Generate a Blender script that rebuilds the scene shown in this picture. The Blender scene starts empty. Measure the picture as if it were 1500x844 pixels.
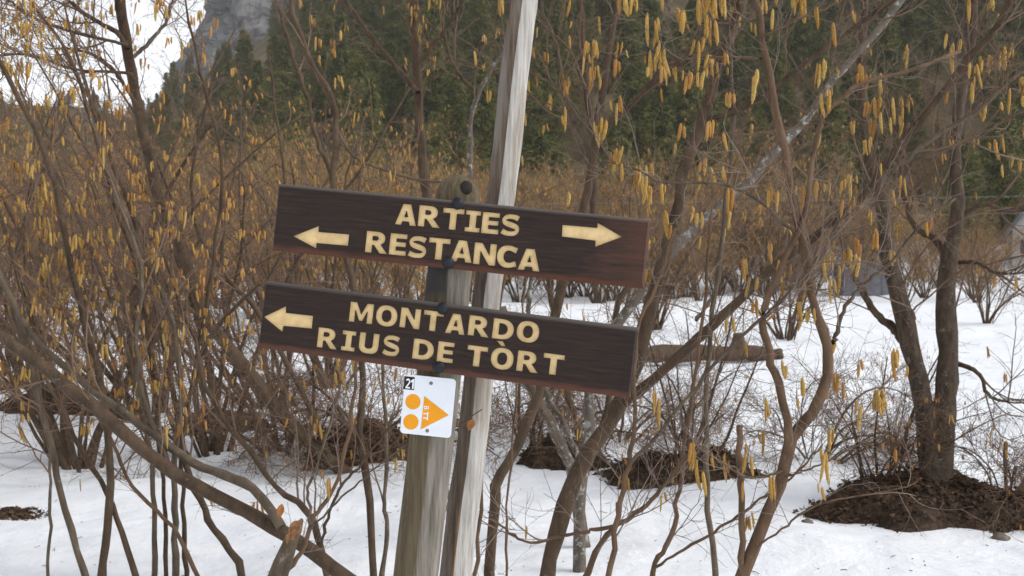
import bpy, bmesh, math
import numpy as np
from mathutils import Vector, Matrix, Euler

# ------------------------------------------------------------------ camera, sky, sun, exposure
S = bpy.context.scene
COL = S.collection
EYE = 1.6
FPX, CX, HY = 1441.0, 750.0, 400.0        # focal length, centre column and horizon row measured on the 1500 px photograph
cam = bpy.data.objects.new('camera', bpy.data.cameras.new('camera'))
COL.objects.link(cam)
cam.location = (0, 0, EYE)
cam.rotation_euler = (math.radians(90), 0, 0)
cam.data.sensor_width = 36.0
cam.data.lens = 36.0 * FPX / 1500.0
cam.data.shift_y = -22.0 / 1500.0
cam.data.clip_start = 0.05
cam.data.clip_end = 3000
cam.data.dof.use_dof = True
cam.data.dof.focus_distance = 2.75
cam.data.dof.aperture_fstop = 9.0
S.camera = cam

SUN_EL, SUN_AZ = math.radians(42), math.radians(100)      # azimuth from +Y (view direction), positive = right
W = bpy.data.worlds.new('World')
S.world = W
W.use_nodes = True
wn, wl = W.node_tree.nodes, W.node_tree.links
bg = wn['Background']
sky = wn.new('ShaderNodeTexSky')
sky.sky_type = 'NISHITA'
sky.sun_disc = False
sky.sun_elevation = SUN_EL
sky.sun_rotation = SUN_AZ
sky.altitude = 1400
sky.air_density = 1.0
sky.dust_density = 4.0
hsv = wn.new('ShaderNodeHueSaturation')                   # thin overcast: the same sky with little blue left in it
hsv.inputs['Saturation'].default_value = 0.16
wl.new(sky.outputs['Color'], hsv.inputs['Color'])
wl.new(hsv.outputs['Color'], bg.inputs['Color'])
bg.inputs['Strength'].default_value = 0.15

sl = bpy.data.lights.new('sun', 'SUN')
sl.energy = 0.65
sl.angle = math.radians(20)
sl.color = (1.0, 0.95, 0.88)
sun = bpy.data.objects.new('sun', sl)
COL.objects.link(sun)
sdir = Vector((math.sin(SUN_AZ) * math.cos(SUN_EL), math.cos(SUN_AZ) * math.cos(SUN_EL), math.sin(SUN_EL)))
sun.rotation_euler = sdir.to_track_quat('Z', 'Y').to_euler()

S.view_settings.view_transform = 'Standard'
S.view_settings.look = 'None'
S.view_settings.gamma = 1
S.view_settings.use_curve_mapping = False
S.view_settings.exposure = 0.92
S.render.engine = 'CYCLES'
S.cycles.max_bounces = 5
S.cycles.diffuse_bounces = 2
S.cycles.volume_bounces = 0
S.cycles.glossy_bounces = 2
S.cycles.transparent_max_bounces = 4
S.cycles.use_denoising = True
S.cycles.use_adaptive_sampling = True
S.cycles.adaptive_threshold = 0.02

rs = np.random.RandomState(21)


# ------------------------------------------------------------------ helpers
def P(x, y, d):
    return np.array([(x - CX) / FPX * d, d, EYE - (y - HY) / FPX * d])


def pix(p):
    p = np.asarray(p)
    return np.stack([CX + FPX * p[..., 0] / p[..., 1], HY + FPX * (EYE - p[..., 2]) / p[..., 1]], -1)


def _hash(ix, iy, seed):
    n = (ix.astype(np.int64) * 374761393 + iy.astype(np.int64) * 668265263 + seed * 974711) & 0x7fffffff
    n = ((n ^ (n >> 13)) * 1274126177) & 0x7fffffff
    return ((n ^ (n >> 16)) & 0xffff) / 65535.0


def vnoise(x, y, seed=0):
    x = np.asarray(x, float); y = np.asarray(y, float)
    ix, iy = np.floor(x), np.floor(y)
    fx, fy = x - ix, y - iy
    fx = fx * fx * (3 - 2 * fx); fy = fy * fy * (3 - 2 * fy)
    a, b = _hash(ix, iy, seed), _hash(ix + 1, iy, seed)
    c, d = _hash(ix, iy + 1, seed), _hash(ix + 1, iy + 1, seed)
    return (a + (b - a) * fx) * (1 - fy) + (c + (d - c) * fx) * fy - 0.5


def fbm(x, y, o=4, seed=0):
    s, a = 0, 1.0
    for k in range(o):
        s = s + a * vnoise(x * 2 ** k + 17.3 * k, y * 2 ** k - 9.1 * k, seed + k)
        a *= 0.5
    return s


def ground(x, y):
    x = np.asarray(x, float); y = np.asarray(y, float)
    r = np.hypot(x, y)
    far = np.clip((r - 64 - 10 * vnoise(x / 16, y / 16, 4)) / 48, 0, 1)
    return (0.22 * fbm(x * 0.22, y * 0.22, 3, 3) * np.clip(r / 6, 0, 1) + 0.075 * fbm(x * 1.1, y * 1.1, 3, 8)
            + 0.018 * fbm(x * 4, y * 4, 2, 12) + 5.0 * far ** 1.5)


def mesh_np(name, V, F, mats, midx=None, smooth=True):
    """V (n,3); F list of (k,4) / (k,3) integer arrays"""
    me = bpy.data.meshes.new(name)
    V = np.asarray(V, np.float32)
    me.vertices.add(len(V)); me.vertices.foreach_set('co', V.ravel())
    if not isinstance(F, list): F = [F]
    tot = [np.full(len(f), f.shape[1], np.int32) for f in F if len(f)]
    tot = np.concatenate(tot)
    idx = np.concatenate([f.ravel() for f in F if len(f)]).astype(np.int32)
    me.loops.add(len(idx)); me.loops.foreach_set('vertex_index', idx)
    me.polygons.add(len(tot))
    st = np.zeros(len(tot), np.int32); st[1:] = np.cumsum(tot)[:-1]
    me.polygons.foreach_set('loop_start', st)
    me.polygons.foreach_set('loop_total', tot)
    me.polygons.foreach_set('use_smooth', np.full(len(tot), smooth))
    for m in (mats if isinstance(mats, (list, tuple)) else [mats]): me.materials.append(m)
    if midx is not None: me.polygons.foreach_set('material_index', np.asarray(midx, np.int32))
    me.update(calc_edges=True)
    me.validate()
    return me


def link(name, me, parent=None, loc=None, kind=None):
    o = bpy.data.objects.new(name, me)
    COL.objects.link(o)
    if parent is not None: o.parent = parent
    if loc is not None: o.location = loc
    if kind: o['kind'] = kind
    return o


def tag(o, label, cat, group=None):
    o['label'] = label; o['category'] = cat
    if group: o['group'] = group
    return o


def thing(name, label, cat, loc=(0, 0, 0), rot=None, group=None):
    o = bpy.data.objects.new(name, None)
    COL.objects.link(o)
    o.empty_display_size = 0.1
    o.location = loc
    if rot is not None: o.rotation_euler = rot
    return tag(o, label, cat, group)


def tubes_arrays(groups):
    """groups: list of (P (m,n,3), R (m,n), sides, capped)"""
    V, F4, F3 = [], [], []
    off = 0
    for (p, r, s, cap) in groups:
        m, n, _ = p.shape
        if m == 0: continue
        T = np.gradient(p, axis=1)
        T /= np.linalg.norm(T, axis=2, keepdims=True) + 1e-9
        ref = np.where(np.abs(T[..., 2:3]) > 0.93, np.array([1.0, 0.15, 0]), np.array([0.13, 0.08, 0.99]))
        ref = np.repeat(ref[:, n // 2:n // 2 + 1], n, 1)
        A = np.cross(T, ref); A /= np.linalg.norm(A, axis=2, keepdims=True) + 1e-9
        B = np.cross(T, A)
        th = np.arange(s) * 2 * np.pi / s
        ring = p[:, :, None] + r[:, :, None, None] * (np.cos(th)[None, None, :, None] * A[:, :, None] + np.sin(th)[None, None, :, None] * B[:, :, None])
        V.append(ring.reshape(-1, 3))
        idx = off + np.arange(m * n * s).reshape(m, n, s)
        a = idx[:, :-1]; b = idx[:, 1:]
        F4.append(np.stack([a, np.roll(a, -1, 2), np.roll(b, -1, 2), b], -1).reshape(-1, 4))
        off += m * n * s
        if cap:
            V.append(p[:, -1]); c = off + np.arange(m); off += m
            e = idx[:, -1]
            F3.append(np.stack([e, np.roll(e, -1, 1), np.repeat(c[:, None], s, 1)], -1).reshape(-1, 3))
    return np.concatenate(V), [np.concatenate(F4)] + ([np.concatenate(F3)] if F3 else [])


def tubes(name, groups, mats, base=(0, 0, 0)):
    V, F = tubes_arrays(groups)
    return mesh_np(name, V - np.asarray(base), F, mats)


def crom(pts, N):
    """Catmull-Rom resampling of points with radii (k,4)"""
    p = np.asarray(pts, float)
    p = np.vstack([2 * p[0] - p[1], p, 2 * p[-1] - p[-2]])
    k = len(p) - 3
    t = np.linspace(0, k - 1e-6, N)
    i = np.floor(t).astype(int); f = (t - i)[:, None]
    a, b, c, d = p[i], p[i + 1], p[i + 2], p[i + 3]
    return 0.5 * (2 * b + (c - a) * f + (2 * a - 5 * b + 4 * c - d) * f ** 2 + (3 * b - a - 3 * c + d) * f ** 3)


def norm(v):
    return v / (np.linalg.norm(v, axis=-1, keepdims=True) + 1e-9)


def sprout(p, r, k, l0, l1, ang, npts, curl, up, t0=0.12, t1=0.98, rk=0.012, rmin=0.0012, taper=0.4, shrink=0.4, keep=None, kink=0.0):
    """k side shoots on each of the m paths p (m,n,3) -> paths (m*k,npts,3), radii"""
    m, n, _ = p.shape
    idx = np.repeat(np.arange(m), k)
    t = (t0 + (t1 - t0) * (np.tile(np.arange(k), m) + rs.rand(m * k)) / k)
    if keep is not None:
        sel = rs.rand(m * k) < keep
        idx, t = idx[sel], t[sel]
    M = len(idx)
    if M == 0: return np.zeros((0, npts, 3)), np.zeros((0, npts))
    f = t * (n - 1); i = np.minimum(f.astype(int), n - 2); fr = (f - i)[:, None]
    base = p[idx, i] * (1 - fr) + p[idx, i + 1] * fr
    tan = norm(p[idx, i + 1] - p[idx, i])
    rad = r[idx, i] * (1 - fr[:, 0]) + r[idx, i + 1] * fr[:, 0]
    v = rs.randn(M, 3); v -= (v * tan).sum(1, keepdims=True) * tan; v = norm(v)
    a = np.radians(ang[0] + (ang[1] - ang[0]) * rs.rand(M))[:, None]
    d = np.cos(a) * tan + np.sin(a) * v
    L = (l0 + (l1 - l0) * rs.rand(M)) * (1 - shrink * t)
    out = np.zeros((M, npts, 3)); out[:, 0] = base
    bend = rs.randn(M, 3) * curl
    for j in range(1, npts):
        d = norm(d + bend * 0.5 + rs.randn(M, 3) * curl * 0.6 + np.array([0, 0, up]))
        if kink: d = norm(d + ((-1) ** j) * kink * v)
        out[:, j] = out[:, j - 1] + d * (L / (npts - 1))[:, None]
    r0 = np.maximum(np.minimum(rad * 0.65, rk * L), rmin)
    R = r0[:, None] * np.linspace(1, taper, npts)[None]
    return out, R


# ------------------------------------------------------------------ materials
def newmat(name, rough=0.85):
    m = bpy.data.materials.new(name)
    m.use_nodes = True
    b = m.node_tree.nodes['Principled BSDF']
    b.inputs['Roughness'].default_value = rough
    b.inputs['Specular IOR Level'].default_value = 0.25
    return m, m.node_tree.nodes, m.node_tree.links, b


def noise_node(N, L, scale, detail=5, coord='Object', stretch=None, rough=0.6):
    tc = N.new('ShaderNodeTexCoord')
    src = tc.outputs[coord]
    if stretch is not None:
        mp = N.new('ShaderNodeMapping'); mp.inputs['Scale'].default_value = stretch
        L.new(src, mp.inputs['Vector']); src = mp.outputs['Vector']
    n = N.new('ShaderNodeTexNoise')
    n.inputs['Scale'].default_value = scale; n.inputs['Detail'].default_value = detail
    n.inputs['Roughness'].default_value = rough
    L.new(src, n.inputs['Vector'])
    return n


def ramp_node(N, L, fac, stops):
    r = N.new('ShaderNodeValToRGB')
    e = r.color_ramp.elements
    while len(e) < len(stops): e.new(0.5)
    for k, (p, c) in enumerate(stops):
        e[k].position = p; e[k].color = (*c, 1)
    L.new(fac, r.inputs['Fac'])
    return r


def bump_node(N, L, b, fac, strength, dist):
    bp = N.new('ShaderNodeBump')
    bp.inputs['Strength'].default_value = strength; bp.inputs['Distance'].default_value = dist
    L.new(fac, bp.inputs['Height']); L.new(bp.outputs['Normal'], b.inputs['Normal'])
    return bp


def mixc(N, L, fac, a, b_, mode='MIX'):
    m = N.new('ShaderNodeMix'); m.data_type = 'RGBA'; m.blend_type = mode
    for sock, v in ((m.inputs['Factor'], fac), (m.inputs['A'], a), (m.inputs['B'], b_)):
        if sock.name == 'Factor': s = m.inputs[0]
        elif sock.name == 'A': s = m.inputs[6]
        else: s = m.inputs[7]
        if isinstance(v, (int, float)): s.default_value = v
        elif isinstance(v, tuple): s.default_value = (*v, 1)
        else: L.new(v, s)
    return m.outputs[2]


def simple(name, stops, scale, rough=0.85, bump=0.0, bdist=0.01, coord='Object', stretch=None, detail=5):
    m, N, L, b = newmat(name, rough)
    n = noise_node(N, L, scale, detail, coord, stretch)
    r = ramp_node(N, L, n.outputs['Fac'], stops)
    L.new(r.outputs['Color'], b.inputs['Base Color'])
    if bump: bump_node(N, L, b, n.outputs['Fac'], bump, bdist)
    return m


def bark(name, dark, mid, lich, lich_amt, scale=22):
    """bark with fine mottling, pale pores and patches of lichen"""
    m, N, L, b = newmat(name, 0.8)
    n = noise_node(N, L, scale, 6, 'Object', (1, 1, 0.35))
    r = ramp_node(N, L, n.outputs['Fac'], [(0.3, dark), (0.7, mid)])
    n2 = noise_node(N, L, 20, 8, rough=0.7)
    r2 = ramp_node(N, L, n2.outputs['Fac'], [(0.62 - lich_amt, (0, 0, 0)), (0.70 - lich_amt, (1, 1, 1))])
    c = mixc(N, L, r2.outputs['Color'], r.outputs['Color'], lich)
    n3 = noise_node(N, L, 180, 2)
    r3 = ramp_node(N, L, n3.outputs['Fac'], [(0.66, (0, 0, 0)), (0.72, (0.55, 0.55, 0.55))])
    c = mixc(N, L, r3.outputs['Color'], c, (0.32, 0.27, 0.22))
    L.new(c, b.inputs['Base Color'])
    bump_node(N, L, b, n.outputs['Fac'], 0.5, 0.006)
    return m


M = {}
M['bark_brown'] = bark('bark_brown', (0.040, 0.026, 0.016), (0.108, 0.070, 0.043), (0.16, 0.145, 0.115), 0.0)
M['bark_grey'] = bark('bark_grey', (0.055, 0.041, 0.028), (0.145, 0.108, 0.074), (0.22, 0.20, 0.165), 0.02)
M['bark_lichen'] = bark('bark_lichen', (0.07, 0.055, 0.043), (0.155, 0.125, 0.10), (0.33, 0.34, 0.31), 0.09)
M['bark_rough'] = bark('bark_rough', (0.028, 0.019, 0.013), (0.100, 0.070, 0.047), (0.17, 0.155, 0.12), 0.02, 34)
M['bark_red'] = bark('bark_red', (0.075, 0.045, 0.026), (0.175, 0.108, 0.066), (0.23, 0.18, 0.14), -0.05)
M['twig'] = simple('twig', [(0.3, (0.088, 0.052, 0.034)), (0.7, (0.225, 0.150, 0.104))], 3)
M['twig_pale'] = simple('twig_pale', [(0.3, (0.13, 0.095, 0.075)), (0.7, (0.27, 0.21, 0.165))], 6)
M['brush'] = simple('brush', [(0.3, (0.13, 0.082, 0.045)), (0.5, (0.22, 0.145, 0.075)), (0.7, (0.38, 0.255, 0.12))], 0.6)


def catkin_mat():
    m, N, L, b = newmat('catkin', 0.75)
    oi = N.new('ShaderNodeObjectInfo')
    r = ramp_node(N, L, oi.outputs['Random'], [(0.0, (0.36, 0.17, 0.045)), (0.15, (0.43, 0.25, 0.06)), (0.5, (0.50, 0.32, 0.08)), (1.0, (0.56, 0.39, 0.125))])
    n = noise_node(N, L, 260, 3)
    r2 = ramp_node(N, L, n.outputs['Fac'], [(0.35, (0.62, 0.52, 0.45)), (0.65, (1, 1, 1))])
    c = mixc(N, L, 1.0, r.outputs['Color'], r2.outputs['Color'], 'MULTIPLY')
    L.new(c, b.inputs['Base Color'])
    bump_node(N, L, b, n.outputs['Fac'], 0.8, 0.002)
    return m


M['catkin'] = catkin_mat()
M['catkin_far'] = simple('catkin_far', [(0.3, (0.36, 0.15, 0.04)), (0.5, (0.44, 0.23, 0.06)), (0.7, (0.50, 0.32, 0.10))], 4)
M['dry_leaf'] = simple('dry_leaf', [(0.3, (0.16, 0.06, 0.02)), (0.7, (0.34, 0.15, 0.045))], 60)


def snow_mat():
    m, N, L, b = newmat('snow', 0.65)
    n = noise_node(N, L, 3.0, 8)
    n2 = noise_node(N, L, 60, 4)
    r = ramp_node(N, L, n.outputs['Fac'], [(0.25, (0.74, 0.77, 0.82)), (0.55, (0.86, 0.88, 0.91))])
    r2 = ramp_node(N, L, n2.outputs['Fac'], [(0.70, (1, 1, 1)), (0.80, (0.80, 0.76, 0.70))])
    c = mixc(N, L, 1.0, r.outputs['Color'], r2.outputs['Color'], 'MULTIPLY')
    L.new(c, b.inputs['Base Color'])
    bp = bump_node(N, L, b, n.outputs['Fac'], 0.45, 0.14)
    n3 = noise_node(N, L, 150, 3)
    b2 = N.new('ShaderNodeBump'); b2.inputs['Strength'].default_value = 0.35; b2.inputs['Distance'].default_value = 0.012
    L.new(n3.outputs['Fac'], b2.inputs['Height']); L.new(bp.outputs['Normal'], b2.inputs['Normal']); L.new(b2.outputs['Normal'], b.inputs['Normal'])
    return m


M['snow'] = snow_mat()
M['soil'] = simple('soil', [(0.3, (0.020, 0.013, 0.008)), (0.5, (0.055, 0.034, 0.021)), (0.72, (0.125, 0.080, 0.050))], 22, bump=1.0, bdist=0.06, detail=12)
M['litter'] = simple('litter', [(0.3, (0.030, 0.018, 0.011)), (0.7, (0.115, 0.068, 0.040))], 9)
M['moss'] = simple('moss', [(0.3, (0.03, 0.035, 0.012)), (0.7, (0.09, 0.10, 0.03))], 40)
M['stone'] = simple('stone', [(0.3, (0.09, 0.075, 0.06)), (0.7, (0.20, 0.17, 0.14))], 12, bump=0.6, bdist=0.02)
M['slope'] = simple('slope', [(0.30, (0.035, 0.032, 0.014)), (0.5, (0.095, 0.076, 0.036)), (0.68, (0.17, 0.125, 0.062))], 0.11, detail=10)
M['rock'] = simple('rock', [(0.3, (0.12, 0.12, 0.13)), (0.55, (0.21, 0.21, 0.215)), (0.75, (0.30, 0.295, 0.29))], 0.06, bump=1.0, bdist=3, detail=10, stretch=(1, 1, 0.5))
M['needles'] = simple('needles', [(0.3, (0.050, 0.058, 0.018)), (0.5, (0.108, 0.115, 0.032)), (0.68, (0.195, 0.188, 0.050))], 0.55, detail=6)
M['conifer_bark'] = simple('conifer_bark', [(0.3, (0.05, 0.035, 0.025)), (0.7, (0.13, 0.095, 0.07))], 5)


def board_mat(name, red_end):
    m, N, L, b = newmat(name, 0.62)
    g = noise_node(N, L, 9, 8, 'Object', (1.0, 14, 14), 0.65)
    r = ramp_node(N, L, g.outputs['Fac'], [(0.30, (0.012, 0.0072, 0.0055)), (0.52, (0.026, 0.0150, 0.0112)), (0.74, (0.050, 0.028, 0.020))])
    tc = N.new('ShaderNodeTexCoord'); sx = N.new('ShaderNodeSeparateXYZ')
    L.new(tc.outputs['Object'], sx.inputs['Vector'])
    # stain worn to red-brown wood along the lower edge, ragged upper limit
    w = noise_node(N, L, 16, 5, 'Object', (1, 4, 4))
    ad = N.new('ShaderNodeMath'); ad.operation = 'MULTIPLY_ADD'
    L.new(w.outputs['Fac'], ad.inputs[0]); ad.inputs[1].default_value = -0.030; L.new(sx.outputs['Y'], ad.inputs[2])
    rr = ramp_node(N, L, ad.outputs[0], [(0.0, (1, 1, 1)), (1.0, (0, 0, 0))])
    mr = N.new('ShaderNodeMapRange')
    mr.inputs['From Min'].default_value = -0.099; mr.inputs['From Max'].default_value = -0.087
    L.new(ad.outputs[0], mr.inputs['Value']); L.new(mr.outputs['Result'], rr.inputs['Fac'])
    c = mixc(N, L, rr.outputs['Color'], r.outputs['Color'], (0.098, 0.038, 0.023))
    # worn end
    w2 = noise_node(N, L, 7, 9, 'Object', (1, 5, 5), 0.7)
    ad2 = N.new('ShaderNodeMath'); ad2.operation = 'MULTIPLY_ADD'
    L.new(w2.outputs['Fac'], ad2.inputs[0]); ad2.inputs[1].default_value = 0.55; L.new(sx.outputs['X'], ad2.inputs[2])
    mr2 = N.new('ShaderNodeMapRange')
    mr2.inputs['From Min'].default_value = red_end; mr2.inputs['From Max'].default_value = red_end + 0.18
    mr2.inputs['To Max'].default_value = 0.75
    L.new(ad2.outputs[0], mr2.inputs['Value'])
    c = mixc(N, L, mr2.outputs['Result'], c, (0.092, 0.040, 0.025))
    # lighter grey towards the top edge
    mr3 = N.new('ShaderNodeMapRange')
    mr3.inputs['From Min'].default_value = 0.082; mr3.inputs['From Max'].default_value = 0.090; mr3.inputs['To Max'].default_value = 0.8
    L.new(sx.outputs['Y'], mr3.inputs['Value'])
    c = mixc(N, L, mr3.outputs['Result'], c, (0.115, 0.105, 0.095))
    # thin pale scratches along the grain
    sc = noise_node(N, L, 30, 3, 'Object', (0.5, 30, 30), 0.5)
    rs2 = ramp_node(N, L, sc.outputs['Fac'], [(0.70, (0, 0, 0)), (0.76, (0.5, 0.5, 0.5))])
    c = mixc(N, L, rs2.outputs['Color'], c, (0.15, 0.10, 0.075))
    L.new(c, b.inputs['Base Color'])
    bump_node(N, L, b, g.outputs['Fac'], 0.5, 0.003)
    return m


M['board_upper'] = board_mat('board_upper', 0.62)
M['board_lower'] = board_mat('board_lower', 0.86)
def paint_mat():
    m, N, L, b = newmat('letter_paint', 0.6)
    n = noise_node(N, L, 35, 5)
    r = ramp_node(N, L, n.outputs['Fac'], [(0.3, (0.62, 0.43, 0.20)), (0.6, (0.77, 0.565, 0.285))])
    n2 = noise_node(N, L, 55, 6, 'Object', (1, 1.6, 1), 0.7)
    r2 = ramp_node(N, L, n2.outputs['Fac'], [(0.66, (0, 0, 0)), (0.70, (1, 1, 1))])
    c = mixc(N, L, r2.outputs['Color'], r.outputs['Color'], (0.16, 0.085, 0.045))
    L.new(c, b.inputs['Base Color'])
    bump_node(N, L, b, n2.outputs['Fac'], 0.3, 0.002)
    return m


M['letter_paint'] = paint_mat()
M['bolt'] = simple('bolt', [(0.3, (0.010, 0.011, 0.014)), (0.7, (0.022, 0.024, 0.030))], 60, rough=0.45)
M['plate'] = simple('plate', [(0.3, (0.72, 0.76, 0.82)), (0.7, (0.80, 0.83, 0.87))], 14, rough=0.35)
M['orange'] = simple('orange', [(0.3, (0.76, 0.30, 0.008)), (0.7, (0.84, 0.34, 0.012))], 14, rough=0.4)
M['black_print'] = simple('black_print', [(0.3, (0.010, 0.010, 0.012)), (0.7, (0.016, 0.016, 0.018))], 14, rough=0.4)
M['white_print'] = simple('white_print', [(0.3, (0.78, 0.79, 0.80)), (0.7, (0.84, 0.84, 0.85))], 14, rough=0.4)
M['screw'] = simple('screw', [(0.3, (0.12, 0.13, 0.13)), (0.7, (0.25, 0.26, 0.27))], 80, rough=0.4)


def wood_mat(name, stops, stain, stain_at, streak=(26, 26, 1.1)):
    m, N, L, b = newmat(name, 0.85)
    g = noise_node(N, L, 3.2, 8, 'Object', streak, 0.65)
    r = ramp_node(N, L, g.outputs['Fac'], stops)
    n2 = noise_node(N, L, 2.2, 5, 'Object', (5, 5, 0.6))
    r2 = ramp_node(N, L, n2.outputs['Fac'], [(stain_at, (0, 0, 0)), (stain_at + 0.10, (0.85, 0.85, 0.85))])
    c = mixc(N, L, r2.outputs['Color'], r.outputs['Color'], stain)
    L.new(c, b.inputs['Base Color'])
    bump_node(N, L, b, g.outputs['Fac'], 0.7, 0.006)
    return m


def post_mat():
    m, N, L, b = newmat('post_wood', 0.85)
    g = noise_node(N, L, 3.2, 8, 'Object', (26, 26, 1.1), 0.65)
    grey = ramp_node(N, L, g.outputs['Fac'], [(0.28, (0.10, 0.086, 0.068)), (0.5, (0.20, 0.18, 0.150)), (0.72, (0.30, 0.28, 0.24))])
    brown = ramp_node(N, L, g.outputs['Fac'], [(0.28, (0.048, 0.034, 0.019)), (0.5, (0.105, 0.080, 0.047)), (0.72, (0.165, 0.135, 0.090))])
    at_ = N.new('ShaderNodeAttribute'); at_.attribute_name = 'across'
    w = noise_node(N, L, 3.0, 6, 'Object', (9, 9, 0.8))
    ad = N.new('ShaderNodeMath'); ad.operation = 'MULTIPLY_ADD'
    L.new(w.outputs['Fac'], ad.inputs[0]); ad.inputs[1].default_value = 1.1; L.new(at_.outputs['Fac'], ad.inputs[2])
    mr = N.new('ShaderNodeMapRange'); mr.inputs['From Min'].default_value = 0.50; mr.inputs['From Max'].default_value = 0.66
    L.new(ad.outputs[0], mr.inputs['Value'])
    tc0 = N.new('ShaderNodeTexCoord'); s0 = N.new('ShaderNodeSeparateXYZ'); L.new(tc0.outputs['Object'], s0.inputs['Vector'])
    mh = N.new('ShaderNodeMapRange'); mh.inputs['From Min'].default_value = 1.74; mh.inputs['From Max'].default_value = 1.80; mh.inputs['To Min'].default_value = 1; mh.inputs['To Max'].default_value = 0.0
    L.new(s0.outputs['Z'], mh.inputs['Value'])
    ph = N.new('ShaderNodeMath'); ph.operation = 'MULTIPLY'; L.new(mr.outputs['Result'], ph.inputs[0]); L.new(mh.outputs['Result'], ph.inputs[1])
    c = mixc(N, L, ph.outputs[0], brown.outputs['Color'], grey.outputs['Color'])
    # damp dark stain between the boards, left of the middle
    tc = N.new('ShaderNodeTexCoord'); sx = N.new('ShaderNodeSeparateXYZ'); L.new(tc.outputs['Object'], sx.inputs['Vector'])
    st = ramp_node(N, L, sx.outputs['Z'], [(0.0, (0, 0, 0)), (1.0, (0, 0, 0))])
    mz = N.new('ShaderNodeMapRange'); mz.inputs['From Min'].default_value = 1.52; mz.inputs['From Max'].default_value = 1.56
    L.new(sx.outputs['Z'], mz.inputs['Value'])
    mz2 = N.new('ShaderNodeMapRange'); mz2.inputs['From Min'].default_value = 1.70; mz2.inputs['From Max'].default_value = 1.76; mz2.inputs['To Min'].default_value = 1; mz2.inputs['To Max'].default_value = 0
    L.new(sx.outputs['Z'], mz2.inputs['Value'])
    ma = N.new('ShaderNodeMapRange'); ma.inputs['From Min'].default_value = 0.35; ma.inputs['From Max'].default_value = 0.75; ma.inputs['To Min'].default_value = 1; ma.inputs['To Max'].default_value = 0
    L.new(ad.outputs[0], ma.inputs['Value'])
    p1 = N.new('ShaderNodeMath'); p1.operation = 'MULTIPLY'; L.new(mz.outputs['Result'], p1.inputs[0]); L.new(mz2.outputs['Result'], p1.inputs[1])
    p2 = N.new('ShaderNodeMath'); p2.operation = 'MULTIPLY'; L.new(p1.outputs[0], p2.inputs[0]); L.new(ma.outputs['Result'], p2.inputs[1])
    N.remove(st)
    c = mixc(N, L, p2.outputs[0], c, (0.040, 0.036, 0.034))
    L.new(c, b.inputs['Base Color'])
    bump_node(N, L, b, g.outputs['Fac'], 0.7, 0.006)
    return m


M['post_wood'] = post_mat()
M['post_plain'] = wood_mat('post_wood', [(0.28, (0.085, 0.070, 0.050)), (0.5, (0.175, 0.150, 0.115)), (0.72, (0.27, 0.245, 0.20))], (0.105, 0.078, 0.044), 0.47)
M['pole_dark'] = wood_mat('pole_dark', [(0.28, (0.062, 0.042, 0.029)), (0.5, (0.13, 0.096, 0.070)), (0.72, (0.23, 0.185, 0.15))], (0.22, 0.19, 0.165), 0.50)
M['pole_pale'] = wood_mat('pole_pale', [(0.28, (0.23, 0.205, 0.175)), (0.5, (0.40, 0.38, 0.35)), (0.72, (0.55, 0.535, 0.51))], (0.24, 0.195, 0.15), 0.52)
M['fresh_wood'] = simple('fresh_wood', [(0.3, (0.09, 0.045, 0.022)), (0.5, (0.27, 0.135, 0.062)), (0.7, (0.42, 0.24, 0.125))], 9, stretch=(14, 14, 1.2))
M['knot'] = simple('knot', [(0.3, (0.018, 0.014, 0.012)), (0.7, (0.04, 0.032, 0.028))], 50)

# ------------------------------------------------------------------ the setting: snow, slope, cliff
def build_snow():
    ang = np.linspace(0, 2 * np.pi, 721)[:-1]
    # finer in the direction of view
    rad = np.concatenate([np.linspace(0.4, 22, 190), np.geomspace(22.4, 125, 60)])
    A, Rr = np.meshgrid(ang, rad)
    X, Y = np.sin(A) * Rr, np.cos(A) * Rr
    Z = ground(X, Y)
    V = np.stack([X, Y, Z], -1).reshape(-1, 3)
    nr, na = len(rad), len(ang)
    idx = np.arange(nr * na).reshape(nr, na)
    a, b = idx[:-1], idx[1:]
    F = np.stack([a, np.roll(a, -1, 1), np.roll(b, -1, 1), b], -1).reshape(-1, 4)
    V = np.vstack([V, [[0, 0, float(ground(0, 0))]]])
    c = len(V) - 1
    F3 = np.stack([np.full(na, c), np.roll(idx[0], -1), idx[0]], -1)
    link('snow_field', mesh_np('snow_field', V, [F, F3], M['snow']), kind='structure')


build_snow()

SX = np.array([-1500, -900, -200, 0, 130, 190, 215, 245, 270, 300, 345, 420, 700, 1500, 2200, 2900])
SY = np.array([60, 130, 150, 152, 158, 172, 164, 150, 128, 104, 78, 20, -190, -210, -180, -60])
D0, D1 = 90.0, 330.0


def slope_z(px, Y):
    ys = np.interp(px, SX, SY)
    zc = EYE + (HY - ys) / FPX * D1
    t = np.clip((Y - D0) / (D1 - D0), 0, 1.6)
    z = -1.0 + (zc + 1.0) * np.where(t < 1, t ** 1.06, 1 - (t - 1) * 0.5)
    X = (px - CX) / FPX * Y
    return z + 5.0 * fbm(X / 34, Y / 34, 4, 31) * np.clip(t * 4, 0, 1) * np.clip(2.2 - 2 * t, 0.15, 1)


def build_slope():
    px = np.concatenate([np.linspace(-1500, -250, 40), np.linspace(-240, 1800, 330), np.linspace(1815, 2900, 40)])
    Yv = np.concatenate([np.linspace(D0, 200, 70), np.linspace(202, 470, 70)])
    PX, YY = np.meshgrid(px, Yv)
    Z = slope_z(PX, YY)
    V = np.stack([(PX - CX) / FPX * YY, YY, Z], -1).reshape(-1, 3)
    ny, nx = PX.shape
    idx = np.arange(ny * nx).reshape(ny, nx)
    F = np.stack([idx[:-1, :-1], idx[:-1, 1:], idx[1:, 1:], idx[1:, :-1]], -1).reshape(-1, 4)
    link('hillside', mesh_np('hillside', V, F, M['slope']), kind='structure')


build_slope()


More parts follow.
